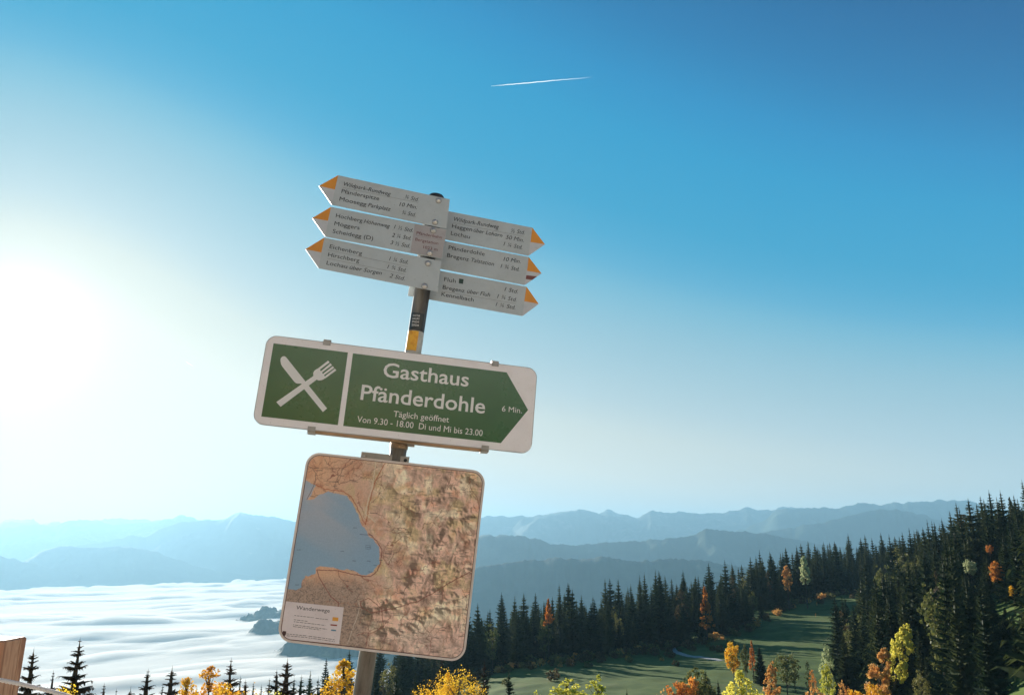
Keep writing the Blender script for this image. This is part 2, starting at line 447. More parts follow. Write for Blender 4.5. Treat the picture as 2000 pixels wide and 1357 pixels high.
ring = list(range(0, NR)) + [k * NR + NR - 1 for k in range(1, NA)] + [(NA - 1) * NR + k for k in range(NR - 2, -1, -1)] + [k * NR for k in range(NA - 2, 0, -1)]
ring = np.array(ring); nx_ = np.roll(ring, -1)
side = np.stack([ring, nx_, nx_ + NV, ring + NV], 1)
o = link('fog', mesh('fog', np.concatenate([top, bt]), np.concatenate([gf[:, ::-1], gf + NV, side]).astype(np.int32), True), mat=m)
tag(o, 'sea of bright white fog filling the valley at left', kind='stuff')

# ------------------------------------------------------------------ haze
hb = [(-62000, -4500, -662), (62000, -4500, -662), (62000, 46000, -662), (-62000, 46000, -662), (-62000, -4500, 1075), (62000, -4500, 1075), (62000, 46000, 1075), (-62000, 46000, 1075)]
m = bpy.data.materials.new('haze'); m.use_nodes = True
n = m.node_tree; n.nodes.clear()
mo = n.nodes.new('ShaderNodeOutputMaterial'); ash = n.nodes.new('ShaderNodeAddShader')
for k, (dn, cl_, g_) in enumerate(((AIR_DENSITY, AIR_COL, 0.0), (MIST_DENSITY, MIST_COL, MIST_G))):
    pv = n.nodes.new('ShaderNodeVolumePrincipled')
    pv.inputs['Color'].default_value = cl_
    pv.inputs['Density'].default_value = dn
    pv.inputs['Anisotropy'].default_value = g_
    n.links.new(pv.outputs[0], ash.inputs[k])
n.links.new(ash.outputs[0], mo.inputs['Volume'])
o = link('haze', mesh('haze', hb, [(0, 3, 2, 1), (4, 5, 6, 7), (0, 1, 5, 4), (1, 2, 6, 5), (2, 3, 7, 6), (3, 0, 4, 7)]), mat=m)
tag(o, 'thin morning haze over the mountains', kind='stuff')

# ------------------------------------------------------------------ contrails
def tube(path, radii, sides=8, cap=True):
    P = [Vector(p) for p in path]
    V = []; Fc = []
    for i, p in enumerate(P):
        tdir = (P[min(i + 1, len(P) - 1)] - P[max(i - 1, 0)]).normalized()
        up = Vector((0, 0, 1)) if abs(tdir.z) < .9 else Vector((0, 1, 0))
        u = tdir.cross(up).normalized(); v = tdir.cross(u)
        for k in range(sides):
            a = 2 * math.pi * k / sides
            V.append(p + (u * math.cos(a) + v * math.sin(a)) * radii[i])
    for i in range(len(P) - 1):
        for k in range(sides):
            k2 = (k + 1) % sides
            Fc.append((i * sides + k, i * sides + k2, (i + 1) * sides + k2, (i + 1) * sides + k))
    if cap:
        Fc.append(tuple(range(sides))[::-1]); Fc.append(tuple((len(P) - 1) * sides + k for k in range(sides)))
    return V, Fc

def cloud_mat(name, fade):
    m, n, b = mat(name)
    n.nodes.remove(b)
    d = n.nodes.new('ShaderNodeBsdfDiffuse'); d.inputs['Color'].default_value = (.95, .95, .95, 1)
    t = n.nodes.new('ShaderNodeBsdfTranslucent'); t.inputs['Color'].default_value = (.95, .95, .95, 1)
    mx = n.nodes.new('ShaderNodeMixShader'); mx.inputs[0].default_value = .5
    tr = n.nodes.new('ShaderNodeBsdfTransparent')
    tc = n.nodes.new('ShaderNodeTexCoord'); sx = n.nodes.new('ShaderNodeSeparateXYZ')
    n.links.new(tc.outputs['Generated'], sx.inputs[0])
    r = ramp(n, fade)
    n.links.new(sx.outputs['X'], r.inputs[0])
    m2 = n.nodes.new('ShaderNodeMixShader')
    n.links.new(d.outputs[0], mx.inputs[1]); n.links.new(t.outputs[0], mx.inputs[2])
    n.links.new(r.outputs[0], m2.inputs[0]); n.links.new(tr.outputs[0], m2.inputs[1]); n.links.new(mx.outputs[0], m2.inputs[2])
    n.links.new(m2.outputs[0], n.nodes['Material Output'].inputs['Surface'])
    return m
a0 = Vector(at(959, 168.5, 13500)); a1 = Vector(at(1170, 150, 13500))
pth = [a0.lerp(a1, i / 30) + Vector((0, 0, rnd.uniform(-4, 4))) for i in range(31)]
rad = [2 + 4.5 * min(1, i / 4) + 4 * i / 30 + rnd.uniform(-.8, .8) for i in range(31)]
o = link('contrail', mesh('contrail', *tube(pth, rad)), mat=cloud_mat('contrail vapour', [(0, (1, 1, 1)), (.35, (.6, .6, .6)), (.6, (.25, .25, .25)), (.95, (0, 0, 0))]))
tag(o, 'long thin white contrail high in the deep blue sky', 'contrail')
a0 = Vector(at(363, 706, 40000)); a1 = Vector(at(377, 715, 40000))
pth = [a0.lerp(a1, i / 8) for i in range(9)]
o = link('contrail', mesh('contrail', *tube(pth, [10, 20, 32, 38, 38, 36, 30, 18, 8])), mat=cloud_mat('short contrail vapour', [(0, (.8, .8, .8)), (1, (.6, .6, .6))]))
tag(o, 'tiny short contrail near the sun glare above the hazy peaks', 'contrail')

# ------------------------------------------------------------------ trees
class TB:
    """collects triangles with a material index"""
    def __init__(s): s.V = []; s.F = []; s.m = []
    def tri(s, a, b, c, mi=0):
        i = len(s.V); s.V += [a, b, c]; s.F.append((i, i + 1, i + 2)); s.m.append(mi)
    def arrays(s):
        return np.array(s.V, float), np.array(s.F, int), np.array(s.m, int)

def cone_trunk(tb, H, r0, mi, sides=5, z0=-1.0, top=0.98, bend=None):
    lv = [z0, H * .25, H * .6, H * top]
    rr = [r0, r0 * .8, r0 * .45, 0.02]
    rg = []
    for z, r_ in zip(lv, rr):
        rg.append([(r_ * math.cos(2 * math.pi * k / sides), r_ * math.sin(2 * math.pi * k / sides), z) for k in range(sides)])
    for i in range(3):
        for k in range(sides):
            k2 = (k + 1) % sides
            tb.tri(rg[i][k], rg[i][k2], rg[i + 1][k2], mi); tb.tri(rg[i][k], rg[i + 1][k2], rg[i + 1][k], mi)

def spruce(seed, H=22.0, Rb=3.3, layers=24, nb=9, seg=3, twigs=2, top=1.0, low=0.10, gap=0.0, lift=0.0, tw=1.0, mi=0, power=.8, core=0.0, hg=1.1):
    q = random.Random(seed)
    tb = TB()
    for L in range(layers):
        f = L / (layers - 1)
        z = H * (low + (top - low) * (f ** 0.92)) + q.uniform(-.25, .25)
        rem = 1 - (z / H)
        ln0 = Rb * (max(rem, 0) ** power) * (1.04) + .12
        k = max(4, int(nb * (0.55 + .45 * rem)))
        a0 = q.random() * 6.28
        layer_s = q.uniform(.78, 1.12)
        for j in range(k):
            if q.random() < gap: continue
            a = a0 + 6.283 * j / k + q.uniform(-.25, .25)
            ln = ln0 * q.uniform(.7, 1.12) * layer_s
            ca, sa = math.cos(a), math.sin(a)
            droop = (-0.42 * rem + .10 + lift) + q.uniform(-.1, .1)
            wd = (.18 * ln + .17 * min(1, ln * 1.1)) * tw
            prev = None
            zz = z
            for s in range(seg + 1):
                t = s / seg
                rr = ln * t
                zz = z + ln * (droop * t + .30 * t * t * (1 if rem > .2 else .4))- (0.06 * ln if s == seg else 0)
                wv = wd * (1.05 - t) * (1.1 if s else .5)
                c = (ca * rr, sa * rr, zz)
                l = (c[0] - sa * wv, c[1] + ca * wv, zz - hg * wv)
                r_ = (c[0] + sa * wv, c[1] - ca * wv, zz - hg * wv)
                if prev:
                    if s < seg:
                        tb.tri(prev[0], l, c, mi); tb.tri(prev[0], c, prev[1], mi)
                        tb.tri(prev[1], c, r_, mi); tb.tri(prev[1], r_, prev[2], mi)
                    else:
                        tb.tri(prev[0], c, prev[1], mi); tb.tri(prev[1], c, prev[2], mi)
                    for tt in range(twigs):
                        sd_ = 1 if tt % 2 else -1
                        u = q.random()
                        bx = prev[1][0] + (c[0] - prev[1][0]) * u; by = prev[1][1] + (c[1] - prev[1][1]) * u; bz = prev[1][2] + (c[2] - prev[1][2]) * u
                        tl = wd * q.uniform(1.0, 1.9) * (1.15 - t * .6)
                        dx = ca * .55 - sd_ * sa * .8; dy = sa * .55 + sd_ * ca * .8
                        hang = q.uniform(.4, 1.3)
                        e = (bx + dx * tl, by + dy * tl, bz - tl * hang)
                        ww = tl * .22
                        tb.tri((bx - ca * ww, by - sa * ww, bz), (bx + ca * ww, by + sa * ww, bz - .05), e, mi)
                prev = (l, c, r_)
    # dense inner foliage close to the trunk
    if core:
        K_ = 9; lev = 12; prev = None
        for L in range(lev + 1):
            f = L / lev; z = H * (low + (.985 - low) * f); rem = 1 - z / H
            ring = []
            for k in range(K_):
                a = 6.283 * (k + .5 * (L % 2)) / K_
                rr = core * (Rb * rem ** power) * q.uniform(.3, 1.6) + .03
                ring.append((math.cos(a) * rr, math.sin(a) * rr, z + q.uniform(-.4, .4) * (H / lev) * .6))
            if prev:
                for k in range(K_):
                    k2 = (k + 1) % K_
                    tb.tri(prev[k], prev[k2], ring[k], mi); tb.tri(prev[k2], ring[k2], ring[k], mi)
            prev = ring
    # leader
    tb.tri((-.06, 0, H * .96), (.06, 0, H * .96), (0, 0, H * 1.02), mi)
    tb.tri((0, -.06, H * .96), (0, .06, H * .96), (0, 0, H * 1.02), mi)
    return tb

def leafy(seed, H=14.0, Rc=4.0, n=1600, leaf=.45, shape='round', mi=0, lo=.25, limbs=10, bark=1):
    """broadleaf or larch crown made of leaf sized faces gathered in clumps along limbs"""
    q = random.Random(seed)
    tb = TB()
    clumps = []
    if shape == 'round':
        nc = 75
        for i in range(nc):
            while True:
                x, y, z = q.uniform(-1, 1), q.uniform(-1, 1), q.uniform(-1, 1)
                d = x * x + y * y + z * z
                if .18 < d < 1: break
            clumps.append((x * Rc * .9, y * Rc * .9, H * (lo + (1 - lo) / 2) + z * H * (1 - lo) / 2 * .95, Rc * q.uniform(.09, .27)))
    else:                                   # column or cone
        nc = 100
        for i in range(nc):
            f = q.random() ** .8
            z = H * (lo + (1 - lo) * f)
            rr = Rc * ((1 - f) ** .75 if shape == 'cone' else math.sin(math.pi * min(1, (f * .9 + .1))) ** .6)
            a = q.random() * 6.283; d = rr * q.uniform(.35, 1)
            clumps.append((math.cos(a) * d, math.sin(a) * d, z, (.10 + rr * .19) * q.uniform(.6, 1.3)))
        clumps.append((0, 0, H * .93, .3)); clumps.append((0, 0, H * .99, .14))
    tot = sum(c[3] ** 1.6 for c in clumps)
    for (x, y, z, r_) in clumps:
        for k in range(max(6, int(n * r_ ** 1.6 / tot))):
            v = Vector((q.gauss(0, 1), q.gauss(0, 1), q.gauss(0, .8)))
            v = v.normalized() * r_ * q.random() ** .4 * (1.25 if q.random() < .12 else 1)
            c = Vector((x, y, z)) + v
            nn = Vector((q.gauss(0, 1), q.gauss(0, 1), q.gauss(0, 1))).normalized()
            u = nn.orthogonal().normalized(); vv = nn.cross(u)
            s = leaf * q.uniform(.5, 1.1)
            a = c + u * s * .5; b_ = c - u * s * .5; e = c + vv * s * .45; g = c - vv * s * .45
            tb.tri(tuple(a), tuple(e), tuple(b_), mi); tb.tri(tuple(a), tuple(b_), tuple(g), mi)
    # limbs
    tr = TB()
    cone_trunk(tr, H * (.95 if shape != 'round' else .75), H * .014 + .05, 0, 6)
    for (x, y, z, r_) in clumps[:limbs + 30]:
        d = math.hypot(x, y)
        z0 = max(H * .12, z - d * .8 - .5)
        P0 = Vector((0, 0, z0)); P1 = Vector((x, y, z))
        w0 = .05 + H * .003
        side = (P1 - P0).cross(Vector((0, 0, 1)))
        side = side.normalized() if side.length > 1e-4 else Vector((1, 0, 0))
        up = Vector((0, 0, 1))
        for k in range(3):
            a = 2.094 * k; b2 = 2.094 * (k + 1)
            A = P0 + (side * math.cos(a) + up * math.sin(a)) * w0; B = P0 + (side * math.cos(b2) + up * math.sin(b2)) * w0
            tr.tri(tuple(A), tuple(B), tuple(P1), 0)
    return tb, tr

def tbmesh(name, tb, mats):
    V, Fc, mi = tb.arrays()
    me = mesh(name, V, Fc, False, mi)
    for m_ in mats: me.materials.append(m_)
    return me

# --- forest spruces: one mesh each (crown and trunk in two materials), five forms
forms = []
for k in range(6):
    tb = spruce(100 + k, 24, [5.2, 4.4, 5.6, 4.8, 4.0, 5.4][k], 30, 11, 2, 3, gap=.08, tw=1.3, low=.05, power=.84, core=.17)
    cone_trunk(tb, 24, .28, 1)
    forms.append(tb)
fmesh = [tbmesh('spruce', tb, [M['spruce'], M['bark']]) for tb in forms]
farr = [tb.arrays() for tb in forms]
lf = []
for k in range(4):
    a_, b_ = leafy(700 + k, H=24, Rc=[5.2, 4.2, 5.8, 3.6][k], n=1300, leaf=.8, shape=['round', 'column', 'round', 'cone'][k], lo=.25, limbs=4)
    nV = len(a_.V); a_.V += b_.V; a_.F += [tuple(i + nV for i in f) for f in b_.F]; a_.m += [1] * len(b_.F)
    lf.append(tbmesh('beech', a_, [M[['olive', 'dull', 'olive', 'dull'][k]], M['bark']]))

strip_lo = [(-17.5, 330), (-14, 315), (-10, 312), (-5, 320), (0, 324), (5.4, 334), (10.3, 352), (13.5, 368), (16.2, 398), (17.5, 440), (20, 492), (23, 522), (27, 540)]
strip_hi = [(-17.5, 345), (-14, 350), (-10, 365), (-5, 385), (0, 398), (5.4, 410), (10.3, 428), (16.2, 490), (20, 585), (23, 612), (27, 640)]
hill_lo = [(20.5, 290), (21.5, 262), (22.5, 225), (24, 190), (26, 165), (28, 160), (31, 150), (36, 120)]
hill_hi = [(20.5, 300), (21.5, 300), (22.5, 330), (24, 370), (26, 430), (28, 430), (31, 430), (36, 400)]
def in_band(az, r, lo, hi):
    if az < lo[0][0] or az > lo[-1][0]: return False
    return np.interp(az, *zip(*lo)) <= r <= np.interp(az, *zip(*hi))
cand = []
sp = 6.6
for ix in range(-30, 70):
    for iy in range(12, 100):
        x = (ix + rnd.uniform(-.42, .42)) * sp; y = (iy + rnd.uniform(-.42, .42)) * sp
        r = math.hypot(x, y); az = math.degrees(math.atan2(x, y))
        if in_band(az, r, strip_lo, strip_hi): z_ = 0
        elif in_band(az, r, hill_lo, hill_hi): z_ = 1
        else: continue
        h = (15 + 13 * float(fbm(np.array([x / 22]), np.array([y / 22]), 83, 2)[0])) * rnd.uniform(.78, 1.14) if rnd.random() < .88 else rnd.uniform(25, 30)
        if z_ == 0 and r < np.interp(az, *zip(*strip_lo)) + 9: h *= .82
        cand.append([x, y, 0, h, az, r, z_])
cz = ground([c[0] for c in cand], [c[1] for c in cand])
for c, z in zip(cand, cz): c[2] = float(z)
# the sun reaches the meadow through low growth in the forest band; trees in its way are young ones
def hit(px, py):
    rr = ray(px, py)
    ys = np.linspace(120, 560, 1400)
    gz = ground(rr[0] * ys, ys)
    d = rr[2] * ys - gz
    i = int(np.argmax(d < 0)) if (d < 0).any() else 1399
    return np.array([rr[0] * ys[i], ys[i], gz[i]])
sxy = np.array([sd.x, sd.y]); sxy /= np.linalg.norm(sxy); tanel = math.tan(R(SUN_EL))
for px, py in [(1540, 1206), (1565, 1208), (1590, 1209), (1615, 1210), (1640, 1208), (1665, 1206), (1690, 1203), (1640, 1172), (1665, 1170), (1690, 1170), (1515, 1196), (1430, 1250), (1450, 1252), (1470, 1256)]:
    pt = hit(px, py)
    for c in cand:
        dx, dy = c[0] - pt[0], c[1] - pt[1]
        t = dx * sxy[0] + dy * sxy[1]; lat = abs(-dx * sxy[1] + dy * sxy[0])
        if 0 < t < 140 and lat < 3.6:
            lim = pt[2] + t * tanel - c[2]
            if c[3] > lim: c[3] = max(3.0, lim)
# trees in front of the coloured crowns on the wooded slope stay low enough to leave them in view
for px, pyb, dist, hwp in [(1943, 1180, 224, 20), (1976, 1200, 208, 18), (1892, 1122, 230, 17), (1931, 1082, 255, 13), (1770, 1275, 172, 26), (1712, 1325, 150, 30)]:
    for c in cand:
        if c[5] > dist * 1.17: continue
        tz = c[2] + c[3]; dp = c[1] * CP + tz * SP
        if abs(1000 + F * c[0] / dp - px) < hwp + F * 1.2 / c[1]:
            lim = ray(px, pyb)[2] * c[1] - c[2]
            if c[3] > lim: c[3] = max(2.5, lim)
# how much of each tree stands clear of the nearer ones
skyl = np.full(900, -1.0)
cand.sort(key=lambda c: c[5])
for c in cand:
    half = math.degrees(2.4 / c[5]); i0 = int((c[4] - half + 45) * 10); i1 = int((c[4] + half + 45) * 10) + 1
    topa = (c[2] + c[3]) / c[5]; seg_ = skyl[i0:i1]
    lowb = -0.19
    vis = np.clip(topa - np.maximum(seg_, lowb), 0, c[3] / c[5]).mean()
    c.append(vis * half if abs(c[4] - 7) < 26 else 0)
    skyl[i0:i1] = np.maximum(seg_, topa - 3.0 / c[5])
order = sorted(range(len(cand)), key=lambda i: -cand[i][7])
single = set(order[:255])
def where(c):
    tz = c[2] + c[3]; dp = c[1] * CP + tz * SP
    px = 1000 + F * c[0] / dp; py = 678.5 - F * (-c[1] * SP + tz * CP) / dp
    hw_ = 'tall' if c[3] > 24 else ('short' if c[3] < 17 else 'medium')
    if c[6] == 0:
        near = c[5] - np.interp(c[4], *zip(*strip_lo)); dep = np.interp(c[4], *zip(*strip_hi)) - np.interp(c[4], *zip(*strip_lo))
        row = 'front row' if near < dep * .3 else ('middle' if near < dep * .7 else 'skyline')
        zs = [(930, 'beside and behind the map board'), (1040, 'just right of the map board'), (1130, 'near the small rusty crown'), (1220, 'over the left end of the meadow'), (1320, 'left of the meadow path bend'), (1400, 'around the rusty orange tree'), (1500, 'between the rusty orange and the cream trees'), (1600, 'around the cream and pale green trees'), (1700, 'above the sunlit grass strips'), (9999, 'at the right end of the far forest')]
        z_ = [b for a, b in zs if px < a][0]
        return '%s spruce, %s of forest band, %s' % (hw_, row, z_)
    row = 'far up' if c[5] > 330 else ('half way down' if c[5] > 230 else 'low down')
    zs = [(1740, 'beside the sunlit meadow'), (1820, 'above the leaning yellow tree'), (1880, 'left of the pale green tree'), (1940, 'around the bright orange tree'), (9999, 'at the right edge of the view')]
    z_ = [b for a, b in zs if px < a][0]
    return '%s dark spruce %s the wooded slope %s' % (hw_, row, z_)
stV, stF, stM = [], [], []; off = 0
for i, c in enumerate(cand):
    x, y, z, h, az, r, zone, vis = c
    k = rnd.randrange(6)
    s = h / 24; rz = rnd.random() * 6.283; wsc = s * rnd.uniform(.8, 1.35)
    leafy_one = i in single and rnd.random() < .10
    if leafy_one:
        o = bpy.data.objects.new('beech_tree', lf[k % 4]); C.objects.link(o)
        o.location = (x, y, z - .3); sc_ = s * .82; o.scale = (sc_ * .8, sc_ * .8, sc_); o.rotation_euler = (0, 0, rz)
        tag(o, where(c).replace('dark spruce', 'dull tree').replace('spruce,', 'dull tree,'), 'tree', 'leafy trees scattered among the dark spruces')
    elif i in single:
        o = bpy.data.objects.new('spruce_tree', fmesh[k]); C.objects.link(o)
        o.location = (x, y, z - .3); o.scale = (wsc, wsc, s); o.rotation_euler = (0, 0, rz)
        if zone == 0:
            tag(o, where(c), 'tree', 'spruces in the forest band behind the meadow')
        else:
            tag(o, where(c), 'tree', 'spruces on the wooded slope at right')
    else:
        if vis <= 0 and r > 60 and rnd.random() < .35: continue
        V0, F0, M0 = farr[k]
        cs, sn = math.cos(rz), math.sin(rz)
        Vn = np.stack([(V0[:, 0] * cs - V0[:, 1] * sn) * wsc + x, (V0[:, 0] * sn + V0[:, 1] * cs) * wsc + y, V0[:, 2] * s + z - .3], 1)
        stV.append(Vn); stF.append(F0 + off); stM.append(M0); off += len(Vn)
o = link('forest', mesh('forest', np.concatenate(stV), np.concatenate(stF), False, np.concatenate(stM)), mat=[M['spruce'], M['bark']])
tag(o, 'dense dark spruce forest filling in behind the front trees', kind='stuff')

# --- trees with parts
def tree(name, label, cat_, group, parts, loc, h, h0, wide=1.0, lean=0.0):
    s = h / h0
    e = empty(name, loc); e.rotation_euler = (0, lean, rnd.random() * 6.283 if not lean else 0)
    e.scale = (s * wide, s * wide, s)
    tag(e, label, cat_, group)
    for nm, me in parts:
        link(nm, me, e)
    return e
nearsp = []
for k in range(4):
    tb = spruce(300 + k, 22, [4.6, 4.2, 5.0, 3.6][k], 84, 11, 3, 5, gap=.28, tw=.72, low=.05, lift=.06, power=.82, core=.14)
    tr = TB(); cone_trunk(tr, 22, .26, 0, 6, top=1.0)
    nearsp.append((tb, tr, tbmesh('needles', tb, [M['spruce']]), tbmesh('trunk', tr, [M['bark']])))
browns = [tbmesh('needles', q_[0], [M['spruce_brown']]) for q_ in nearsp]
brown = browns[1]
def near_spruce(px, py, y, h, label, group=None, k=0, wide=1.0, m_=None):
    if y < 110: wide *= 1.45
    if m_ is None and px < 600 and y < 80: m_ = browns[k]
    tip = at(px, py, y)
    z0 = ground1(tip[0], tip[1])
    h = max(5.0, tip[2] - z0)
    wide = wide * min(1.3, max(.75, 24.0 / h)) if h > 26 else wide
    return tree('spruce_tree', label, 'tree', group, [('crown', m_ or nearsp[k][2]), ('trunk', nearsp[k][3])], (tip[0], tip[1], z0 - .2), h + .2, 22.4, wide)
L0 = 'spruce tops rising in front of the fog at lower left'
near_spruce(67, 1262, 58, 20, 'slim spruce top just right of the wooden post', L0, 0, .9)
near_spruce(105, 1306, 70, 20, 'thin small spruce top between the two tall spruces at lower left', L0, 3, .7)
near_spruce(157, 1243, 56, 20, 'tallest slim spruce top in front of the fog at lower left', L0, 1, .95)
near_spruce(204, 1332, 66, 20, 'low spruce tip right of the tallest left spruce', L0, 3)
near_spruce(256, 1338, 72, 20, 'barely showing spruce tip on the bottom edge before the fog', L0, 0)
near_spruce(290, 1303, 66, 20, 'spruce with a long bare leader left of the bushy spruce top', L0, 2, .9)
near_spruce(337, 1298, 70, 20, 'bushy dark spruce top left of the golden tree', L0, 0, 1.1)
near_spruce(452, 1283, 66, 20, 'spruce top rising directly right of the golden tree', L0, 1)
near_spruce(496, 1328, 95, 20, 'small dark spruce tip right of the golden tree', L0, 3, .8)
near_spruce(511, 1334, 100, 20, 'smaller of two spruce tips side by side at the bottom edge', L0, 3, .8)
near_spruce(541, 1305, 72, 20, 'spruce top standing left against the broad spruce below the map board', L0, 2)
near_spruce(562, 1282, 66, 20, 'broad brownish spruce top below the left corner of the map board', L0, 0, 1.15)
near_spruce(589, 1316, 84, 20, 'spruce tip left of the round topped spruce below the map board', L0, 2, .9)
near_spruce(607, 1304, 130, 20, 'far slim spruce tip below the map board', L0, 3, .8)
near_spruce(480, 1325, 70, 20, 'ragged spruce leaning out right of the golden tree', L0, 2)
for px, py, y, k, lb in [(20, 1330, 75, 2, 'spruce tip half hidden behind the wooden post and rope'), (128, 1338, 80, 3, 'tiny spruce tip between the thin and the tallest left spruces'), (228, 1342, 88, 1, 'low spruce point left of the spruce with the bare leader'), (318, 1334, 84, 3, 'small tip squeezed in left of the bushy spruce'), (385, 1336, 90, 0, 'dark low spruce at the left foot of the large golden tree'), (470, 1318, 88, 3, 'slim tip between golden tree and ragged spruce'), (527, 1322, 96, 1, 'low spruce left of the broad spruce below the map board'), (575, 1322, 100, 2, 'low spruce right of the broad spruce below the map board'), (622, 1318, 125, 0, 'dark spruce at the left end of the far tree line'), (640, 1310, 140, 2, 'dark round spruce left of the golden yellow tree'), (735, 1305, 130, 1, 'shaded spruce directly right of the pole foot'), (775, 1300, 140, 0, 'shaded spruce under the middle of the map board'), (812, 1312, 130, 2, 'shaded spruce behind the orange yellow crown')]:
    near_spruce(px, py, y, 20, lb, L0, k, .9)
L1 = 'brownish spruces below the dark forest band'
near_spruce(863, 1282, 120, 20, 'dim brownish spruce top under the right corner of the map board', L1, 1, 1, brown)
near_spruce(946, 1288, 110, 20, 'dim brownish spruce top right of the yellow trees', L1, 0, 1, brown)
near_spruce(923, 1302, 118, 20, 'faint dark spruce top between yellow tree and brownish spruce', L1, 1, .8)
near_spruce(994, 1306, 125, 20, 'small dark green spruce at the left end of the meadow', L1, 2, .9)
near_spruce(1224, 1343, 150, 20, 'tiny green conifer tip on the bottom edge of the meadow', None, 3, .8)
near_spruce(1378, 1306, 180, 20, 'dark narrow spruce directly right of the orange tree clump', None, 1, 1.1)
near_spruce(1402, 1325, 170, 20, 'small dim spruce between the orange clump and the yellow larch', None, 3, 1)
near_spruce(1482, 1258, 250, 20, 'dark cone shaped spruce beside the small orange trees in the meadow', None, 2, 1.1)
near_spruce(1386, 1322, 175, 20, 'low green spruce top in front of the narrow dark spruce', None, 0, .9)
L2 = 'larger spruces standing at the right edge of the meadow'
for (px, py, y, k, wd, lb) in [
    (1645, 1228, 215, 0, 1.1, 'left outer spruce of the clump at the meadow edge'),
    (1667, 1208, 225, 2, 1.1, 'second spruce in from the left of the meadow edge clump'),
    (1690, 1178, 235, 1, 1.2, 'spruce with its tip touching the sunlit grass strip'),
    (1706, 1170, 228, 3, 1.2, 'slim dark spruce right of the sunlit grass strip'),
    (1738, 1120, 262, 0, 1.25, 'tall full spruce right of the sunlit meadow'),
    (1755, 1112, 275, 2, 1.2, 'tall spruce behind the full spruce right of the meadow'),
    (1783, 1172, 205, 1, 1.1, 'spruce with pointed tip above the yellow leaning tree'),
    (1767, 1200, 200, 3, .9, 'thin spruce tip left above the yellow leaning tree'),
    (1828, 1198, 190, 3, .9, 'slim spruce tip alone in the deep shade right of centre'),
    (1735, 1300, 160, 2, 1.2, 'shaded spruce right of the peach coloured tree'),
    (1960, 1190, 175, 0, 1.1, 'lit edged spruce below the orange and yellow trees at right'),
    (1800, 1075, 300, 1, 1.2, 'tall spruce on the hill shoulder above the meadow clump'),
    (1620, 1262, 205, 1, .9, 'low spruce on the outer left edge of the meadow clump')]:
    near_spruce(px, py, y, 20, lb, L2, k, wd)

def leafset(seed, m_, bark='bark', **kw):
    tb, tr = leafy(seed, **kw)
    return [('crown', tbmesh('leaves', tb, [M[m_]])), ('trunk', tbmesh('trunk', tr, [M[bark]]))]
def near_leafy(name, px, py, y, label, m_, h0=14.0, wide=1.0, lean=0.0, group=None, hmax=None, seed=None, **kw):
    tip = at(px, py, y); z0 = ground1(tip[0], tip[1])
    if hmax and tip[2] - z0 > hmax:      # a small tree at this spot stands nearer: walk towards the camera until the height fits
        pass
    h = max(2.5, tip[2] - z0)
    return tree(name, label, 'tree' if h > 3.4 else 'bush', group, leafset(seed if seed is not None else int(px * 7 + py), m_, H=h0, **kw), (tip[0] - math.sin(lean) * h, tip[1], z0 - .2), h + .2, h0, wide, lean)

# yellow trees along the bottom edge
near_leafy('birch_tree', 158, 1340, 40, 'small golden crown at the foot of the tallest left spruce', 'gold', Rc=3.4, n=8000, leaf=0.12, bark='birch', wide=0.9, lo=0.5)
near_leafy('birch_tree', 366, 1322, 50, 'small golden tree between bushy spruce and large golden tree', 'gold', Rc=3.6, n=8000, leaf=0.12, shape='cone', wide=1.0, lo=0.5)
near_leafy('birch_tree', 412, 1300, 60, 'large golden tree on the bottom edge left of the map board', 'gold', Rc=3.4, n=14000, leaf=0.12, shape='cone', wide=1.2, lo=0.5)
near_leafy('birch_tree', 446, 1322, 50, 'low bright yellow crown leaning against the large golden tree', 'yellow', Rc=2.6, n=8000, leaf=0.12, wide=1.0, lo=0.5)
near_leafy('birch_tree', 490, 1346, 46, 'yellow twigs just showing below the small spruce tips', 'yellow', Rc=3, n=3000, leaf=0.12, wide=0.9, lo=0.5)
near_leafy('birch_tree', 560, 1344, 46, 'yellow green twigs in front of the broad spruce', 'lime', Rc=3, n=3000, leaf=0.12, wide=0.9, lo=0.5)
near_leafy('birch_tree', 672, 1288, 62, 'tall golden yellow tree directly left of the sign pole', 'yellow', Rc=3.0, n=12000, leaf=0.12, shape='cone', wide=1.2, lo=0.55)
near_leafy('birch_tree', 831, 1330, 55, 'orange yellow crown right of the sign pole', 'gold', Rc=3.6, n=8000, leaf=0.12, wide=0.7, lo=0.5)
near_leafy('birch_tree', 874, 1311, 54, 'narrow golden crown at the left of the big yellow tree', 'gold', Rc=3.0, n=8000, leaf=0.12, shape='cone', wide=0.7, lo=0.5)
near_leafy('birch_tree', 895, 1314, 52, 'big yellow green tree below the right corner of the map board', 'yellow', Rc=3.8, n=11000, leaf=0.12, wide=0.85, lo=0.5)
near_leafy('birch_tree', 1046, 1348, 70, 'tiny yellow green tip left of the two yellow larches', 'lime', Rc=3, n=2500, leaf=0.12, shape='cone', wide=0.9, lo=0.5)
LL = 'yellow larches along the bottom of the meadow'
near_leafy('larch_tree', 1107, 1322, 80, 'wide yellow green larch, left one of the pair below the meadow', 'lime', Rc=4.6, n=12000, leaf=0.17, shape='cone', wide=1.5, group=LL, lo=0.3)
near_leafy('larch_tree', 1168, 1317, 80, 'narrow bright yellow larch, right one of the pair below the meadow', 'lime', Rc=4.2, n=11000, leaf=0.17, shape='cone', wide=1.1, group=LL, lo=0.3)
near_leafy('larch_tree', 1445, 1308, 95, 'pointed bright yellow larch right of the orange clump', 'lime', Rc=4.6, n=13000, leaf=0.19, shape='cone', wide=1.2, group=LL, lo=0.3)
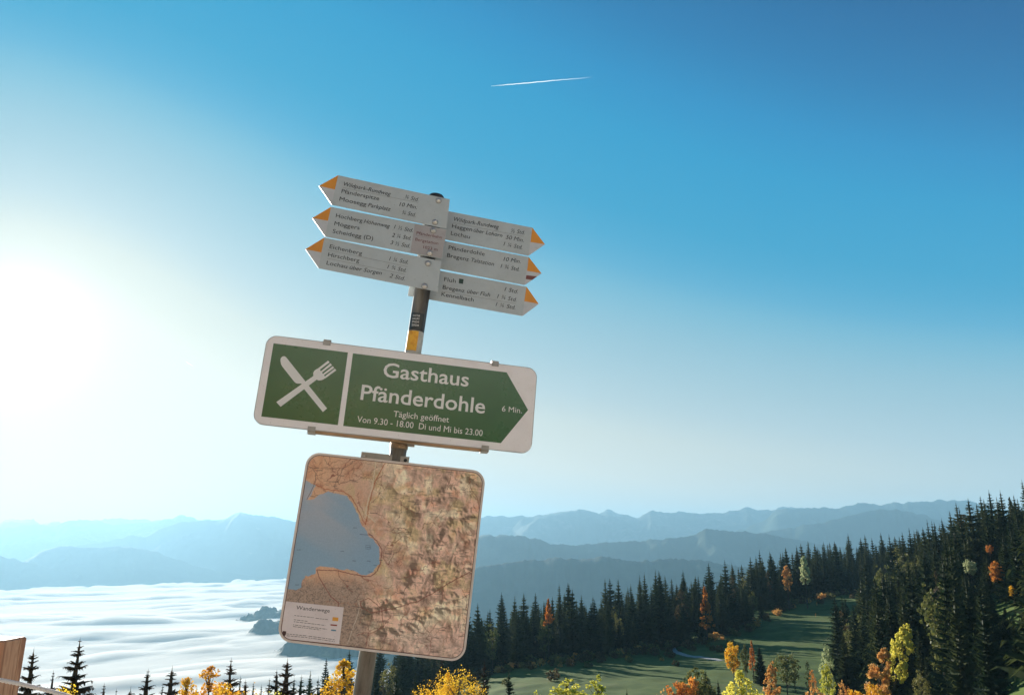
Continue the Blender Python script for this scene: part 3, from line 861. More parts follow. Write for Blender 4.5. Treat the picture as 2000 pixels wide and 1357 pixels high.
# autumn trees in and round the meadow
near_leafy('maple_tree', 1322, 1326, 150, 'orange tree at the bottom edge left of the olive tree', 'orange', Rc=3.5, n=3000, leaf=.45, wide=0.7)
near_leafy('maple_tree', 1342, 1312, 155, 'orange crown leaning up against the olive tree', 'orange', Rc=3.2, n=3000, leaf=.45, wide=0.65)
near_leafy('birch_tree', 1358, 1303, 158, 'olive green tree between orange crown and dark spruce', 'olive', Rc=3.6, n=3600, leaf=.45, shape='column', wide=.9)
near_leafy('birch_tree', 1292, 1340, 150, 'small peach coloured crown left of the orange clump', 'peach', Rc=2.6, n=1500, leaf=.4, wide=.6)
near_leafy('beech_tree', 1429, 1252, 252, 'round orange yellow tree standing alone in the meadow', 'gold', Rc=4.6, n=3000, leaf=.6, wide=0.58, lo=.3)
near_leafy('beech_tree', 1453, 1258, 255, 'greyish olive tree beside the round orange yellow tree', 'olive', Rc=3.8, n=2600, leaf=.6, wide=0.5)
near_leafy('beech_tree', 1467, 1250, 256, 'thin reddish tree left of the cone shaped meadow spruce', 'orange', Rc=2.4, n=1500, leaf=.5, shape='cone', wide=.7)
near_leafy('beech_tree', 1532, 1275, 230, 'wide low olive tree in the shaded lower meadow', 'olive', Rc=5.5, n=2600, leaf=.6, wide=1.0)
near_leafy('beech_tree', 1547, 1273, 232, 'small pale green tree beside the wide olive tree', 'pale', Rc=2.0, n=1000, leaf=.5, shape='cone', wide=.6)
near_leafy('beech_tree', 1576, 1290, 225, 'small olive tree alone right of the wide olive tree', 'olive', Rc=2.6, n=900, leaf=.5, shape='column', wide=.6)
near_leafy('beech_tree', 1585, 1305, 215, 'small dull red tree in the shaded lower meadow', 'orange', Rc=2.8, n=900, leaf=.45, wide=.6)
near_leafy('larch_tree', 1509, 1290, 185, 'leaning peach and orange tree below the wide olive tree', 'peach', Rc=2.2, n=2600, leaf=.45, shape='column', wide=.75, lean=.12)
near_leafy('beech_tree', 1503, 1346, 150, 'orange crown on the bottom edge right of the yellow larch', 'orange', Rc=3.0, n=1500, leaf=.4, wide=.8)
near_leafy('beech_tree', 1592, 1338, 150, 'peach crown on the bottom edge below the dull red tree', 'peach', Rc=3.4, n=2000, leaf=.4, wide=.8)
near_leafy('beech_tree', 1643, 1326, 160, 'left one of two small reddish crowns at the bottom edge', 'peach', Rc=2.6, n=1000, leaf=.4, wide=.5)
near_leafy('beech_tree', 1656, 1330, 160, 'right one of two small reddish crowns at the bottom edge', 'orange', Rc=2.6, n=1000, leaf=.4, wide=.5)
near_leafy('beech_tree', 1597, 1198, 430, 'small pale orange tree on the sunlit grass strip', 'peach', Rc=2.2, n=900, leaf=.7, wide=0.8)
near_leafy('beech_tree', 1595, 1222, 385, 'tiny faded tree below the sunlit grass strip', 'peach', Rc=1.6, n=400, leaf=.5, wide=0.6)
near_leafy('beech_tree', 1674, 1158, 430, 'small peach tree on the far grass at the forest edge', 'peach', Rc=4.0, n=600, leaf=.7, wide=.9)
near_leafy('larch_tree', 1612, 1262, 196, 'pale yellow tree at the left foot of the meadow edge spruces', 'pale', Rc=3.2, n=2600, leaf=.45, shape='column', wide=0.55)
near_leafy('larch_tree', 1612, 1296, 188, 'yellow peach tree below the pale yellow tree at the clump', 'lime', Rc=3.2, n=2400, leaf=.45, shape='column', wide=0.6)
near_leafy('larch_tree', 1770, 1208, 176, 'tall leaning yellow tree in front of the pointed spruce', 'lime', Rc=2.6, n=5200, leaf=.42, shape='column', wide=0.7, lean=.32)
near_leafy('larch_tree', 1728, 1258, 158, 'leaning peach orange tree above the yellow crown', 'peach', Rc=2.8, n=5200, leaf=.42, shape='column', wide=0.7, lean=.30)
near_leafy('larch_tree', 1697, 1316, 122, 'large yellow crown at the bottom edge below the peach tree', 'yellow', Rc=3.6, n=6000, leaf=.36, shape='round', wide=.85)
near_leafy('beech_tree', 1943, 1095, 228, 'bright orange tree among the dark spruces at right', 'orange', Rc=2.8, n=3800, leaf=0.45, shape='column', wide=0.8, lo=0.5)
near_leafy('beech_tree', 1976, 1142, 212, 'golden yellow tree right below the bright orange tree', 'gold', Rc=2.8, n=3800, leaf=0.45, shape='column', wide=0.8, lo=0.45)
near_leafy('beech_tree', 1892, 1092, 235, 'pale silvery green tree left of the bright orange tree', 'pale', Rc=2.2, n=2200, leaf=0.4, wide=0.8, lo=0.7)
near_leafy('beech_tree', 1931, 1064, 260, 'small orange crown high on the wooded slope', 'orange', Rc=2.0, n=900, leaf=0.4, wide=0.7, lo=0.8)
near_leafy('beech_tree', 1376, 1146, 352, 'rusty orange tree standing before the dark forest band', 'orange', Rc=2.3, n=2600, leaf=0.55, shape='cone', wide=0.9, lo=0.25)
near_leafy('beech_tree', 1535, 1104, 420, 'pale cream tree in the forest above the meadow', 'peach', Rc=1.7, n=1500, leaf=0.55, wide=0.9, lo=0.45, shape='column')
near_leafy('beech_tree', 1569, 1086, 425, 'pale green tree right of the cream tree in the forest', 'pale', Rc=1.7, n=1500, leaf=0.55, wide=0.9, lo=0.45, shape='column')
near_leafy('beech_tree', 1071, 1170, 330, 'small rusty crown high in the left forest band', 'orange', Rc=1.4, n=700, leaf=0.5, wide=0.9, lo=0.6, shape='cone')
near_leafy('beech_tree', 1752, 1068, 400, 'brownish crown near the right end of the far forest', 'olive', Rc=2.2, n=900, leaf=0.6, wide=0.9, lo=0.6, shape='column')

# sunlit autumn beeches on the knoll behind the camera; the signs face them and mirror their warm light
BL = 'autumn beeches behind the viewpoint, mirrored in the signs'
bparts = {'peach': leafset(900, 'cream', H=11, Rc=3.8, n=3400, leaf=.5, lo=.06), 'gold': leafset(901, 'gold', H=11, Rc=4.0, n=3400, leaf=.5, lo=.06), 'green': leafset(902, 'spruce', H=11, Rc=3.8, n=3400, leaf=.5, lo=.06)}
for i, (az, r, k_, s_, lb) in enumerate([(108, 10, 'peach', 1.0, 'pale beech standing farthest right behind the viewpoint'), (167, 8.6, 'gold', .5, 'golden beech mirrored in the knife and fork panel'), (183, 9.6, 'gold', .55, 'golden beech mirrored in the left border of the restaurant sign'), (152, 8.5, 'green', .55, 'dull green tree mirrored in the arrow of the restaurant sign'), (236, 10, 'peach', 1.0, 'pale beech standing farthest left behind the viewpoint')]):
    x, y = math.sin(R(az)) * r, math.cos(R(az)) * r
    e = empty('beech_tree', (x, y, ground1(x, y) - .3)); e.rotation_euler = (0, 0, i * 1.3); e.scale = (s_, s_, s_)
    tag(e, lb, 'tree', BL)
    for nm, me in bparts[k_]: link(nm, me, e)

# made-up white building behind the viewpoint, added to bounce sunlight onto the signs
M['plaster'] = simple('white plaster', (.82, .80, .77), .8, var=.04, scale=2)
M['rooftile'] = simple('dark roof sheet', (.10, .06, .05), .6)
M['pane'] = simple('dark window glass', (.03, .04, .05), .1)
e = empty('bounce_building', (0.5, -11.0, ground1(0.5, -11.0) - .4))
tag(e, 'made-up white building behind the viewpoint, added to light the signs', 'building')
def bx3(name, b, m_, parent):
    (x0, y0, z0, x1, y1, z1) = b
    V = [(x0, y0, z0), (x1, y0, z0), (x1, y1, z0), (x0, y1, z0), (x0, y0, z1), (x1, y0, z1), (x1, y1, z1), (x0, y1, z1)]
    return link(name, mesh(name, V, [(0, 3, 2, 1), (4, 5, 6, 7), (0, 1, 5, 4), (1, 2, 6, 5), (2, 3, 7, 6), (3, 0, 4, 7)]), parent, m_)
bx3('wall', (-15, -8, 0, 15, 0, 8.5), M['plaster'], e)
link('roof', mesh('roof', [(-15.6, .3, 8.4), (15.6, .3, 8.4), (15.6, -4, 10.4), (-15.6, -4, 10.4), (-15.6, -8.3, 8.4), (15.6, -8.3, 8.4)], [(0, 1, 2, 3), (3, 2, 5, 4), (0, 3, 4), (1, 5, 2), (0, 4, 5, 1)]), e, M['rooftile'])
for fl in (1.2, 4.5):
    for x in (-12, -8, -4, 0, 4, 8, 12):
        wn = bx3('window', (x - .55, .01, fl, x + .55, .05, fl + 1.3), M['plaster'], e)
        bx3('pane', (x - .45, .052, fl + .1, x + .45, .06, fl + 1.2), M['pane'], wn)

# low shrubs and young growth that fray the foot of the forest
sb = [leafy(820 + k, H=3.2, Rc=1.7, n=170, leaf=.5, lo=.05, limbs=0)[0].arrays() for k in range(3)]
uv_, uf_, um_, off = [], [], [], 0
for i in range(340):
    az = rnd.uniform(-15, 24.5)
    r = float(np.interp(az, *zip(*strip_lo))) + abs(rnd.gauss(0, 5)) * rnd.choice((-1.3, .6, .6)) - 1
    if rnd.random() < .12: r -= rnd.uniform(5, 45)
    x, y = math.sin(R(az)) * r, math.cos(R(az)) * r
    V0, F0, M0 = sb[i % 3]; sc_ = rnd.uniform(.35, 1.25); a = rnd.random() * 6.28
    z = ground1(x, y) - .3
    uv_.append(np.stack([(V0[:, 0] * math.cos(a) - V0[:, 1] * math.sin(a)) * sc_ * 1.2 + x, (V0[:, 0] * math.sin(a) + V0[:, 1] * math.cos(a)) * sc_ * 1.2 + y, V0[:, 2] * sc_ + z], 1))
    uf_.append(F0 + off); um_.append(np.full(len(F0), rnd.choice((0, 0, 0, 1, 1, 2)))); off += len(V0)
o = link('undergrowth', mesh('undergrowth', np.concatenate(uv_), np.concatenate(uf_), False, np.concatenate(um_)), mat=[M['dull'], M['olive'], M['peach']])
tag(o, 'low shrubs and bracken along the foot of the dark forest', kind='stuff')

# --- gravel path curving through the meadow
pp = [hit(*p) for p in [(1330, 1258), (1318, 1261), (1313, 1265), (1315, 1270), (1325, 1276), (1340, 1280), (1362, 1283), (1385, 1286), (1410, 1290)]]
pts = []
for i in range(len(pp) - 1):
    for t in np.linspace(0, 1, 8, endpoint=False): pts.append(pp[i] * (1 - t) + pp[i + 1] * t)
pts.append(pp[-1]); pts = np.array(pts)
for _ in range(3): pts[1:-1] = (pts[:-2] + 2 * pts[1:-1] + pts[2:]) / 4
V = []
for i, p in enumerate(pts):
    d = pts[min(i + 1, len(pts) - 1)] - pts[max(i - 1, 0)]; d = d[:2] / (np.hypot(*d[:2]) + 1e-6)
    for s in (-1.3, 1.3):
        x, y = p[0] - d[1] * s, p[1] + d[0] * s
        V.append((x, y, ground1(x, y) + .12))
o = link('path', mesh('path', V, [(2 * i, 2 * i + 2, 2 * i + 3, 2 * i + 1) for i in range(len(pts) - 1)]), mat=M['path'])
tag(o, 'pale path curving at the forest edge of the meadow', kind='structure')

#@@SIGNS@@
# ------------------------------------------------------------------ signs: helpers
class Frame:
    """plane of a sign: origin, x along it, y up it, z out of its face"""
    def __init__(s, T, n, xpix=None, xa=None):
        s.T = np.array(T, float); s.n = np.array(n, float) / np.linalg.norm(n)
        if xpix is not None:
            a = s.world(*xpix[0]); b = s.world(*xpix[1]); xa = b - a
        xa = np.array(xa, float); xa = xa - s.n * (xa @ s.n)
        s.x = xa / np.linalg.norm(xa); s.y = np.cross(s.n, s.x)
    def world(s, px, py):
        d = ray(px, py)
        return d * ((s.T @ s.n) / (d @ s.n))
    def loc(s, px, py):
        p = s.world(px, py) - s.T
        return float(p @ s.x), float(p @ s.y)
    def matrix(s):
        m = Matrix.Identity(4)
        for i in range(3):
            m[i][0] = s.x[i]; m[i][1] = s.y[i]; m[i][2] = s.n[i]; m[i][3] = s.T[i]
        return m
    def empty(s, name):
        e = bpy.data.objects.new(name, None); e.empty_display_size = .05; C.objects.link(e); e.matrix_world = s.matrix(); return e

def prism(poly, z0, z1, bev=0.0):
    n_ = len(poly)
    area = sum(poly[i][0] * poly[(i + 1) % n_][1] - poly[(i + 1) % n_][0] * poly[i][1] for i in range(n_))
    if area < 0: poly = poly[::-1]
    V = [(x, y, z0) for x, y in poly] + [(x, y, z1) for x, y in poly]
    Fc = [tuple(range(n_))[::-1], tuple(range(n_, 2 * n_))] + [(i, (i + 1) % n_, n_ + (i + 1) % n_, n_ + i) for i in range(n_)]
    return V, Fc
def part_prism(name, poly, z0, z1, m_, parent):
    return link(name, mesh(name, *prism(poly, z0, z1)), parent, m_)
def rrect(x0, y0, x1, y1, r, k=7):
    P = []
    for cx_, cy_, a0 in ((x1 - r, y1 - r, 0), (x0 + r, y1 - r, 90), (x0 + r, y0 + r, 180), (x1 - r, y0 + r, 270)):
        for i in range(k + 1):
            a = math.radians(a0 + 90 * i / k); P.append((cx_ + r * math.cos(a), cy_ + r * math.sin(a)))
    return P
def boxes(name, bl, m_, parent):
    V = []; Fc = []
    for (x0, y0, z0, x1, y1, z1) in bl:
        i = len(V)
        V += [(x0, y0, z0), (x1, y0, z0), (x1, y1, z0), (x0, y1, z0), (x0, y0, z1), (x1, y0, z1), (x1, y1, z1), (x0, y1, z1)]
        Fc += [tuple(i + k for k in f) for f in ((0, 3, 2, 1), (4, 5, 6, 7), (0, 1, 5, 4), (1, 2, 6, 5), (2, 3, 7, 6), (3, 0, 4, 7))]
    return link(name, mesh(name, V, Fc), parent, m_)

_tc = {}
def glyphs(body, shear, fat):
    key = (body, shear, fat)
    if key in _tc: return _tc[key]
    cu = bpy.data.curves.new('t', 'FONT'); cu.body = body; cu.size = 1; cu.shear = shear; cu.offset = fat; cu.resolution_u = 3
    ob = bpy.data.objects.new('t', cu); C.objects.link(ob)
    bpy.context.view_layer.update()
    me = ob.evaluated_get(bpy.context.evaluated_depsgraph_get()).to_mesh()
    V = np.array([v.co[:] for v in me.vertices]); Fc = [tuple(p.vertices) for p in me.polygons]
    bpy.data.objects.remove(ob); bpy.data.curves.remove(cu)
    _tc[key] = (V, Fc)
    return _tc[key]
CAP = None
def lettering(parent, fr, body, p0, p1, cap_px, m_, z=.0022, shear=0.0, fat=0.0, name='lettering'):
    """one line of print: left end and right end of its baseline and its capital height, as read off the photograph"""
    global CAP
    if CAP is None:
        v, _ = glyphs('H', 0, 0); CAP = v[:, 1].max()
    V, Fc = glyphs(body, shear, fat)
    a = np.array(fr.loc(*p0)); b = np.array(fr.loc(*p1))
    d = b - a; L = np.linalg.norm(d); d = d / L; u = np.array([-d[1], d[0]])
    c0 = np.array(fr.loc(p0[0], p0[1] - cap_px)); hgt = abs((c0 - a) @ u)
    sx = L / (V[:, 0].max() - V[:, 0].min()); sy = hgt / CAP
    P = a + np.outer((V[:, 0] - V[:, 0].min()) * sx, d) + np.outer(V[:, 1] * sy, u)
    V3 = [(p[0], p[1], z) for p in P]
    return link(name, mesh(name, V3, Fc), parent, m_)
def strokes(parent, fr, segs, wid, m_, z, name):
    V = []; Fc = []
    for (p0, p1) in segs:
        a = np.array(fr.loc(*p0)); b = np.array(fr.loc(*p1)); d = (b - a) / np.linalg.norm(b - a); u = np.array([-d[1], d[0]]) * wid / 2
        i = len(V); V += [(*(a - u), z), (*(b - u), z), (*(b + u), z), (*(a + u), z)]; Fc.append((i, i + 1, i + 2, i + 3))
    return link(name, mesh(name, V, Fc), parent, m_)
def bolt(parent, x, y, z, r=.0082, m_=None):
    if r > .006:
        V0, F0 = prism([(x + .0002 + r * 1.5 * math.cos(6.2832 * i / 16), y - .0008 + r * 1.5 * math.sin(6.2832 * i / 16)) for i in range(16)], z, z + .0012)
        link('washer', mesh('washer', V0, F0), parent, M['galv'])
        z += .0013
    V = []; Fc = []; k = 14
    prof = [(r * 1.25, 0), (r * 1.25, .0015), (r, .0018), (r * .92, .0052), (r * .6, .0072), (.0001, .0078)]
    for (rr, zz) in prof:
        V += [(x + rr * math.cos(6.2832 * i / k), y + rr * math.sin(6.2832 * i / k), z + zz) for i in range(k)]
    for j in range(len(prof) - 1):
        for i in range(k):
            i2 = (i + 1) % k; Fc.append((j * k + i, j * k + i2, (j + 1) * k + i2, (j + 1) * k + i))
    return link('bolt', mesh('bolt', V, Fc, True), parent, m_)

def enamel(name, col, dirt, rough=.35, spec=.5, scale=9, mix=(.42, .75), spots=True):
    """painted or printed sheet metal with faint dirt and runs"""
    m, n, b = mat(name)
    tc = n.nodes.new('ShaderNodeTexCoord')
    no = n.nodes.new('ShaderNodeTexNoise'); no.inputs['Scale'].default_value = scale; no.inputs['Detail'].default_value = 8; no.inputs['Roughness'].default_value = .68
    n.links.new(tc.outputs['Object'], no.inputs['Vector'])
    r = ramp(n, [(mix[0], col), (mix[1], dirt)])
    n.links.new(no.outputs['Fac'], r.inputs[0])
    last = r.outputs[0]
    if spots:
        n2 = n.nodes.new('ShaderNodeTexNoise'); n2.inputs['Scale'].default_value = 160; n2.inputs['Detail'].default_value = 2
        n.links.new(tc.outputs['Object'], n2.inputs['Vector'])
        r2 = ramp(n, [(.22, (.55, .52, .48)), (.34, (1, 1, 1))])
        n.links.new(n2.outputs['Fac'], r2.inputs[0])
        mm = n.nodes.new('ShaderNodeMix'); mm.data_type = 'RGBA'; mm.blend_type = 'MULTIPLY'; mm.inputs[0].default_value = .6
        n.links.new(last, mm.inputs[6]); n.links.new(r2.outputs[0], mm.inputs[7]); last = mm.outputs[2]
    n.links.new(last, b.inputs['Base Color'])
    rr = n.nodes.new('ShaderNodeMath'); rr.operation = 'MULTIPLY_ADD'; rr.inputs[1].default_value = .25; rr.inputs[2].default_value = rough - .1
    n.links.new(no.outputs['Fac'], rr.inputs[0]); n.links.new(rr.outputs[0], b.inputs['Roughness'])
    b.inputs['Specular IOR Level'].default_value = spec
    bp = n.nodes.new('ShaderNodeBump'); bp.inputs['Strength'].default_value = .12; bp.inputs['Distance'].default_value = .002
    n.links.new(no.outputs['Fac'], bp.inputs['Height']); n.links.new(bp.outputs[0], b.inputs['Normal'])
    return m
M['alu'] = enamel('grey painted aluminium', (.46, .485, .485), (.40, .42, .415), .42)
M['plate'] = enamel('small pinkish plate', (.40, .36, .35), (.34, .31, .30), .42)
M['tipwhite'] = enamel('white arrow tip', (.55, .54, .55), (.45, .44, .44), .4)
M['tiporange'] = enamel('orange arrow tip', (.72, .27, .015), (.60, .22, .02), .4, spots=False)
M['tipbrown'] = enamel('brown stripe', (.17, .045, .035), (.14, .04, .03), .4, spots=False)
M['ink'] = simple('black print', (.012, .012, .014), .6)
M['inkred'] = simple('red brown print', (.16, .055, .06), .6)
M['inkline'] = simple('thin grey rule', (.17, .16, .15), .6)
M['darkgreen'] = simple('dark green print', (.02, .05, .035), .5)
M['signwhite'] = enamel('white reflective sheet', (.84, .77, .75), (.76, .69, .66), .38, mix=(.45, .8))
M['printwhite'] = simple('white print', (.74, .70, .66), .5)
M['signgreen'] = enamel('green sign sheet', (.012, .100, .024), (.010, .082, .020), .26, spec=.5, scale=5)
M['signgreen'].node_tree.nodes['Principled BSDF'].inputs['Coat Weight'].default_value = .4
M['signgreen'].node_tree.nodes['Principled BSDF'].inputs['Coat Roughness'].default_value = .2
M['galv'] = simple('galvanised steel', (.33, .31, .28), .5, .55, var=.3, scale=14, bump=.3)
M['bronze'] = simple('weathered brown rail', (.30, .20, .12), .45, .5, var=.35, scale=9)
M['rubber'] = simple('black cap', (.015, .015, .017), .5)
M['steel'] = simple('bolt steel', (.62, .57, .52), .35, .8, var=.2, scale=60)
M['clampdark'] = simple('dark clamp', (.05, .05, .05), .5, .5)

# ------------------------------------------------------------------ pole
A_ = at(852, 387, 2.925); B_ = at(712, 1320, 2.955)
ax = Vector(A_ - B_).normalized()
bot = Vector(B_) + ax * ((-1.95 - B_[2]) / ax.z)
topp = Vector(A_) + ax * -.001
pole_r = .0305
root = empty('signpost', bot)
tag(root, 'weathered grey steel pole leaning right and carrying all the hiking signs', 'signpost')
qd = ax.to_track_quat('Z', 'Y').to_matrix()
fx = Vector((1, 0, 0)) - ax * ax.x; fx.normalize(); fy = ax.cross(fx)
PM = Matrix.Identity(3)
for i in range(3): PM[i][0] = fx[i]; PM[i][1] = fy[i]; PM[i][2] = ax[i]
root.rotation_euler = PM.to_euler()
Lp = (topp - bot).length
m, n, b = mat('weathered pole paint')
tc = n.nodes.new('ShaderNodeTexCoord'); mp = n.nodes.new('ShaderNodeMapping'); mp.inputs['Scale'].default_value = (22, 22, 5)
no = n.nodes.new('ShaderNodeTexNoise'); no.inputs['Scale'].default_value = 1.0; no.inputs['Detail'].default_value = 8; no.inputs['Roughness'].default_value = .65
n.links.new(tc.outputs['Object'], mp.inputs[0]); n.links.new(mp.outputs[0], no.inputs['Vector'])
r_ = ramp(n, [(.28, (.045, .032, .024)), (.42, (.13, .105, .08)), (.58, (.19, .165, .13)), (.75, (.10, .095, .085))])
n.links.new(no.outputs['Fac'], r_.inputs[0]); n.links.new(r_.outputs[0], b.inputs['Base Color'])
b.inputs['Metallic'].default_value = .25; b.inputs['Roughness'].default_value = .48
bp = n.nodes.new('ShaderNodeBump'); bp.inputs['Strength'].default_value = .3; bp.inputs['Distance'].default_value = .002
n.links.new(no.outputs['Fac'], bp.inputs['Height']); n.links.new(bp.outputs[0], b.inputs['Normal'])
M['pole'] = m
V, Fc = tube([(0, 0, 0), (0, 0, Lp)], [pole_r, pole_r], 40)
pl = link('pole', mesh('pole', V, Fc), root, M['pole'])
for p in pl.data.polygons: p.use_smooth = len(p.vertices) == 4
V, Fc = tube([(0, 0, Lp - .02), (0, 0, Lp + .006), (0, 0, Lp + .012)], [.0312, .0312, .026], 32)
link('cap', mesh('cap', V, Fc), root, M['rubber'])
def along(px, py):          # height on the pole of a pixel
    d = Vector(ray(px, py)); 
    w0 = bot; a_ = d.dot(d); b_ = d.dot(ax); c_ = 1; dd = d.dot(-w0); e_ = ax.dot(-w0)
    den = a_ * c_ - b_ * b_
    return (a_ * e_ - b_ * dd) / den
def sleeve(name, h0, h1, a0, a1, r, m_, ragged=0.0, seed=1):
    """a strip of paint or film wrapped on the pole, angles in degrees, -90 faces the camera"""
    q = random.Random(seed); k = 24; V = []; Fc = []
    for i in range(k + 1):
        a = math.radians(a0 + (a1 - a0) * i / k)
        t0 = h0 + q.uniform(-ragged, ragged); t1 = h1 + q.uniform(-ragged, ragged)
        V += [(r * math.cos(a), r * math.sin(a), t0), (r * math.cos(a), r * math.sin(a), t1)]
    for i in range(k): Fc.append((2 * i, 2 * i + 2, 2 * i + 3, 2 * i + 1))
    return link(name, mesh(name, V, Fc, True), root, m_)
M['bandyellow'] = enamel('yellow trail paint', (.80, .40, .03), (.55, .17, .01), .45, scale=30, mix=(.5, .72))
M['bandwhite'] = enamel('white trail paint', (.55, .52, .47), (.30, .27, .22), .5, scale=40)
hb0, hb1 = along(803, 690), along(809, 649)
sleeve('paint_band', hb0 - .01, hb1 + .001, -180, 180, pole_r + .0003, M['bandwhite'], .0008, 3)
sleeve('paint_band', hb0 + .006, hb1, -158, -62, pole_r + .0006, M['bandyellow'], .0006, 4)
hs0, hs1 = along(810, 646), along(814, 614)
sleeve('sticker', hs0, hs1, -150, -38, pole_r + .0009, simple('black sticker', (.03, .035, .035), .4), 0, 5)
for i, row in enumerate(['KULTUR', 'HAUPT', 'STADT', '2024']):
    Vg, Fg = glyphs(row, 0, .01)
    wdt = .028; hh = .0072
    x0 = Vg[:, 0].min(); x1 = Vg[:, 0].max()
    zb = hs1 - .0155 - i * .0125
    VV = []
    for v in Vg:
        a = math.radians(-97) + ((v[0] - x0) / (x1 - x0) - .5) * wdt / pole_r
        VV.append(((pole_r + .0013) * math.cos(a), (pole_r + .0013) * math.sin(a), zb + v[1] / .73 * hh))
    link('lettering', mesh('lettering', VV, Fg), root, M['printwhite'])

# ------------------------------------------------------------------ direction signs
yaw, til = R(12.5), R(3.0)
nA = (math.sin(yaw) * math.cos(til), -math.cos(yaw) * math.cos(til), math.sin(til))
axis_mid = Vector(at(838, 480, 2.93))
nv = Vector(nA)
FL = Frame(axis_mid + nv * .052, nA, xpix=((660.6, 343), (881, 390)))
FR = Frame(axis_mid - nv * .040, nA, xpix=((881.5, 413.7), (1039.5, 445)))
def K1(x, y): return (580 + x / 5.027, 330 + y / 5.027)
def K2(x, y): return (800 + x / 5.218, 370 + y / 5.218)
G6 = 'grey arrow shaped hiking direction signs on the pole'
def arrow_sign(fr, K, poly, tipo, tipw, divider, label, lines, bolts, rules, extra=None, bigz=0):
    e = fr.empty('direction_sign'); 
    tag(e, label, 'direction sign', G6)
    P = [fr.loc(*K(*p)) for p in poly]
    part_prism('board', P, -.0015, .0015, M['alu'], e)
    part_prism('arrow_tip', [fr.loc(*K(*p)) for p in tipw], .0016, .0019, M['tipwhite'], e)
    o = part_prism('arrow_tip', [fr.loc(*K(*p)) for p in tipo], .0016, .0020, M['tiporange'], e)
    for (s, p0, p1, it) in lines:
        lettering(e, fr, s, K(*p0), K(*p1), 7.8, M['ink'], shear=.22 if it else 0.0)
    if rules: strokes(e, fr, [(K(*a), K(*b)) for a, b in rules], .0009, M['inkline'], .0021, 'rule_line')
    for bx in bolts:
        x, y = fr.loc(*K(*bx)); bolt(e, x, y, .0015, m_=M['steel'])
    # two bands clamp the board to the pole
    return e
TT = [True, False]
e1 = arrow_sign(FL, K1, [(405, 65), (215, 170), (340, 352), (1468, 590), (1500, 301)], [(405, 65), (215, 170), (372, 206)], [(405, 65), (215, 170), (340, 352)], None,
    'topmost left pointing grey sign for Pfänderspitze and Moosegg',
    [('Wildpark-Rundweg', (455, 167), (918, 268), 1), ('¾ Std.', (1058, 293), (1190, 323), 1), ('Pfänderspitze', (435, 238), (805, 313), 0), ('10 Min.', (1003, 366), (1175, 398), 1), ('Moosegg', (415, 313), (678, 370), 0), ('Parkplatz', (695, 374), (918, 418), 1), ('¾ Std.', (1030, 447), (1162, 473), 1)],
    [(1390, 313), (1355, 524)], [((450, 186), (1190, 335))])
e2 = arrow_sign(FL, K1, [(335, 375), (150, 485), (277, 665), (1425, 885), (1470, 598)], [(335, 375), (150, 485), (305, 512)], [(335, 375), (150, 485), (277, 665)], None,
    'middle left pointing grey sign for Hochberg, Möggers and Scheidegg',
    [('Hochberg', (380, 477), (640, 530), 0), ('Höhenweg', (655, 533), (910, 583), 1), ('1 ½ Std.', (950, 588), (1135, 625), 1), ('Möggers', (365, 555), (612, 600), 0), ('2 ¼ Std.', (930, 668), (1118, 702), 1), ('Scheidegg (D)', (348, 630), (745, 703), 0), ('3 ½ Std.', (915, 742), (1105, 778), 1)],
    [(1338, 608), (1302, 828)], [])
pe = part_prism('plate', [FL.loc(*K1(*p)) for p in [(1158, 540), (1466, 602), (1420, 880), (1112, 820)]], .0016, .0024, M['plate'], e2)
for s, p0, p1 in [('Pfänderbahn', (1172, 643), (1422, 690)), ('Bergstation', (1160, 706), (1385, 748)), ('1023 m', (1238, 783), (1378, 808))]:
    lettering(e2, FL, s, K1(*p0), K1(*p1), 5.6, M['inkred'], z=.0028, fat=.004)
strokes(e2, FL, [(K1(1168, 655), K1(1430, 703))], .0008, M['inkline'], .0027, 'rule_line')
for bx in [(1338, 608), (1302, 828)]:
    x, y = FL.loc(*K1(*bx)); bolt(e2, x, y, .0026, m_=M['steel'])
e3 = arrow_sign(FL, K1, [(270, 675), (83, 790), (212, 975), (1380, 1205), (1418, 908)], [(270, 675), (83, 790), (240, 822)], [(270, 675), (83, 790), (212, 975)], None,
    'lowest left pointing grey sign for Eichenberg, Hirschberg and Lochau',
    [('Eichenberg', (318, 780), (636, 850), 0), ('1 ¼ Std.', (903, 900), (1088, 936), 1), ('Hirschberg', (303, 860), (610, 920), 0), ('1 ¾ Std.', (885, 978), (1070, 1016), 1), ('Lochau', (288, 941), (490, 980), 0), ('über Sorgen', (515, 984), (830, 1043), 1), ('2 Std.', (905, 1066), (1055, 1097), 1)],
    [(1287, 928), (1252, 1152)], [((303, 797), (1085, 962)), ((298, 880), (1065, 1038))])
e4 = arrow_sign(FR, K2, [(150, 175), (1250, 392), (1378, 562), (1210, 677), (120, 463)], [(1250, 392), (1378, 562), (1231, 538)], [(1250, 392), (1378, 562), (1210, 677)], None,
    'topmost right pointing grey sign for Haggen and Lochau',
    [('Wildpark-Rundweg', (448, 322), (908, 405), 1), ('½ Std.', (1030, 440), (1170, 463), 1), ('Haggen', (430, 393), (635, 431), 0), ('über Lohorn', (650, 435), (942, 492), 1), ('50 Min.', (978, 505), (1160, 540), 1), ('Lochau', (418, 466), (612, 505), 0), ('1 ¼ Std.', (955, 575), (1145, 612), 1)],
    [], [((445, 342), (1165, 482))])
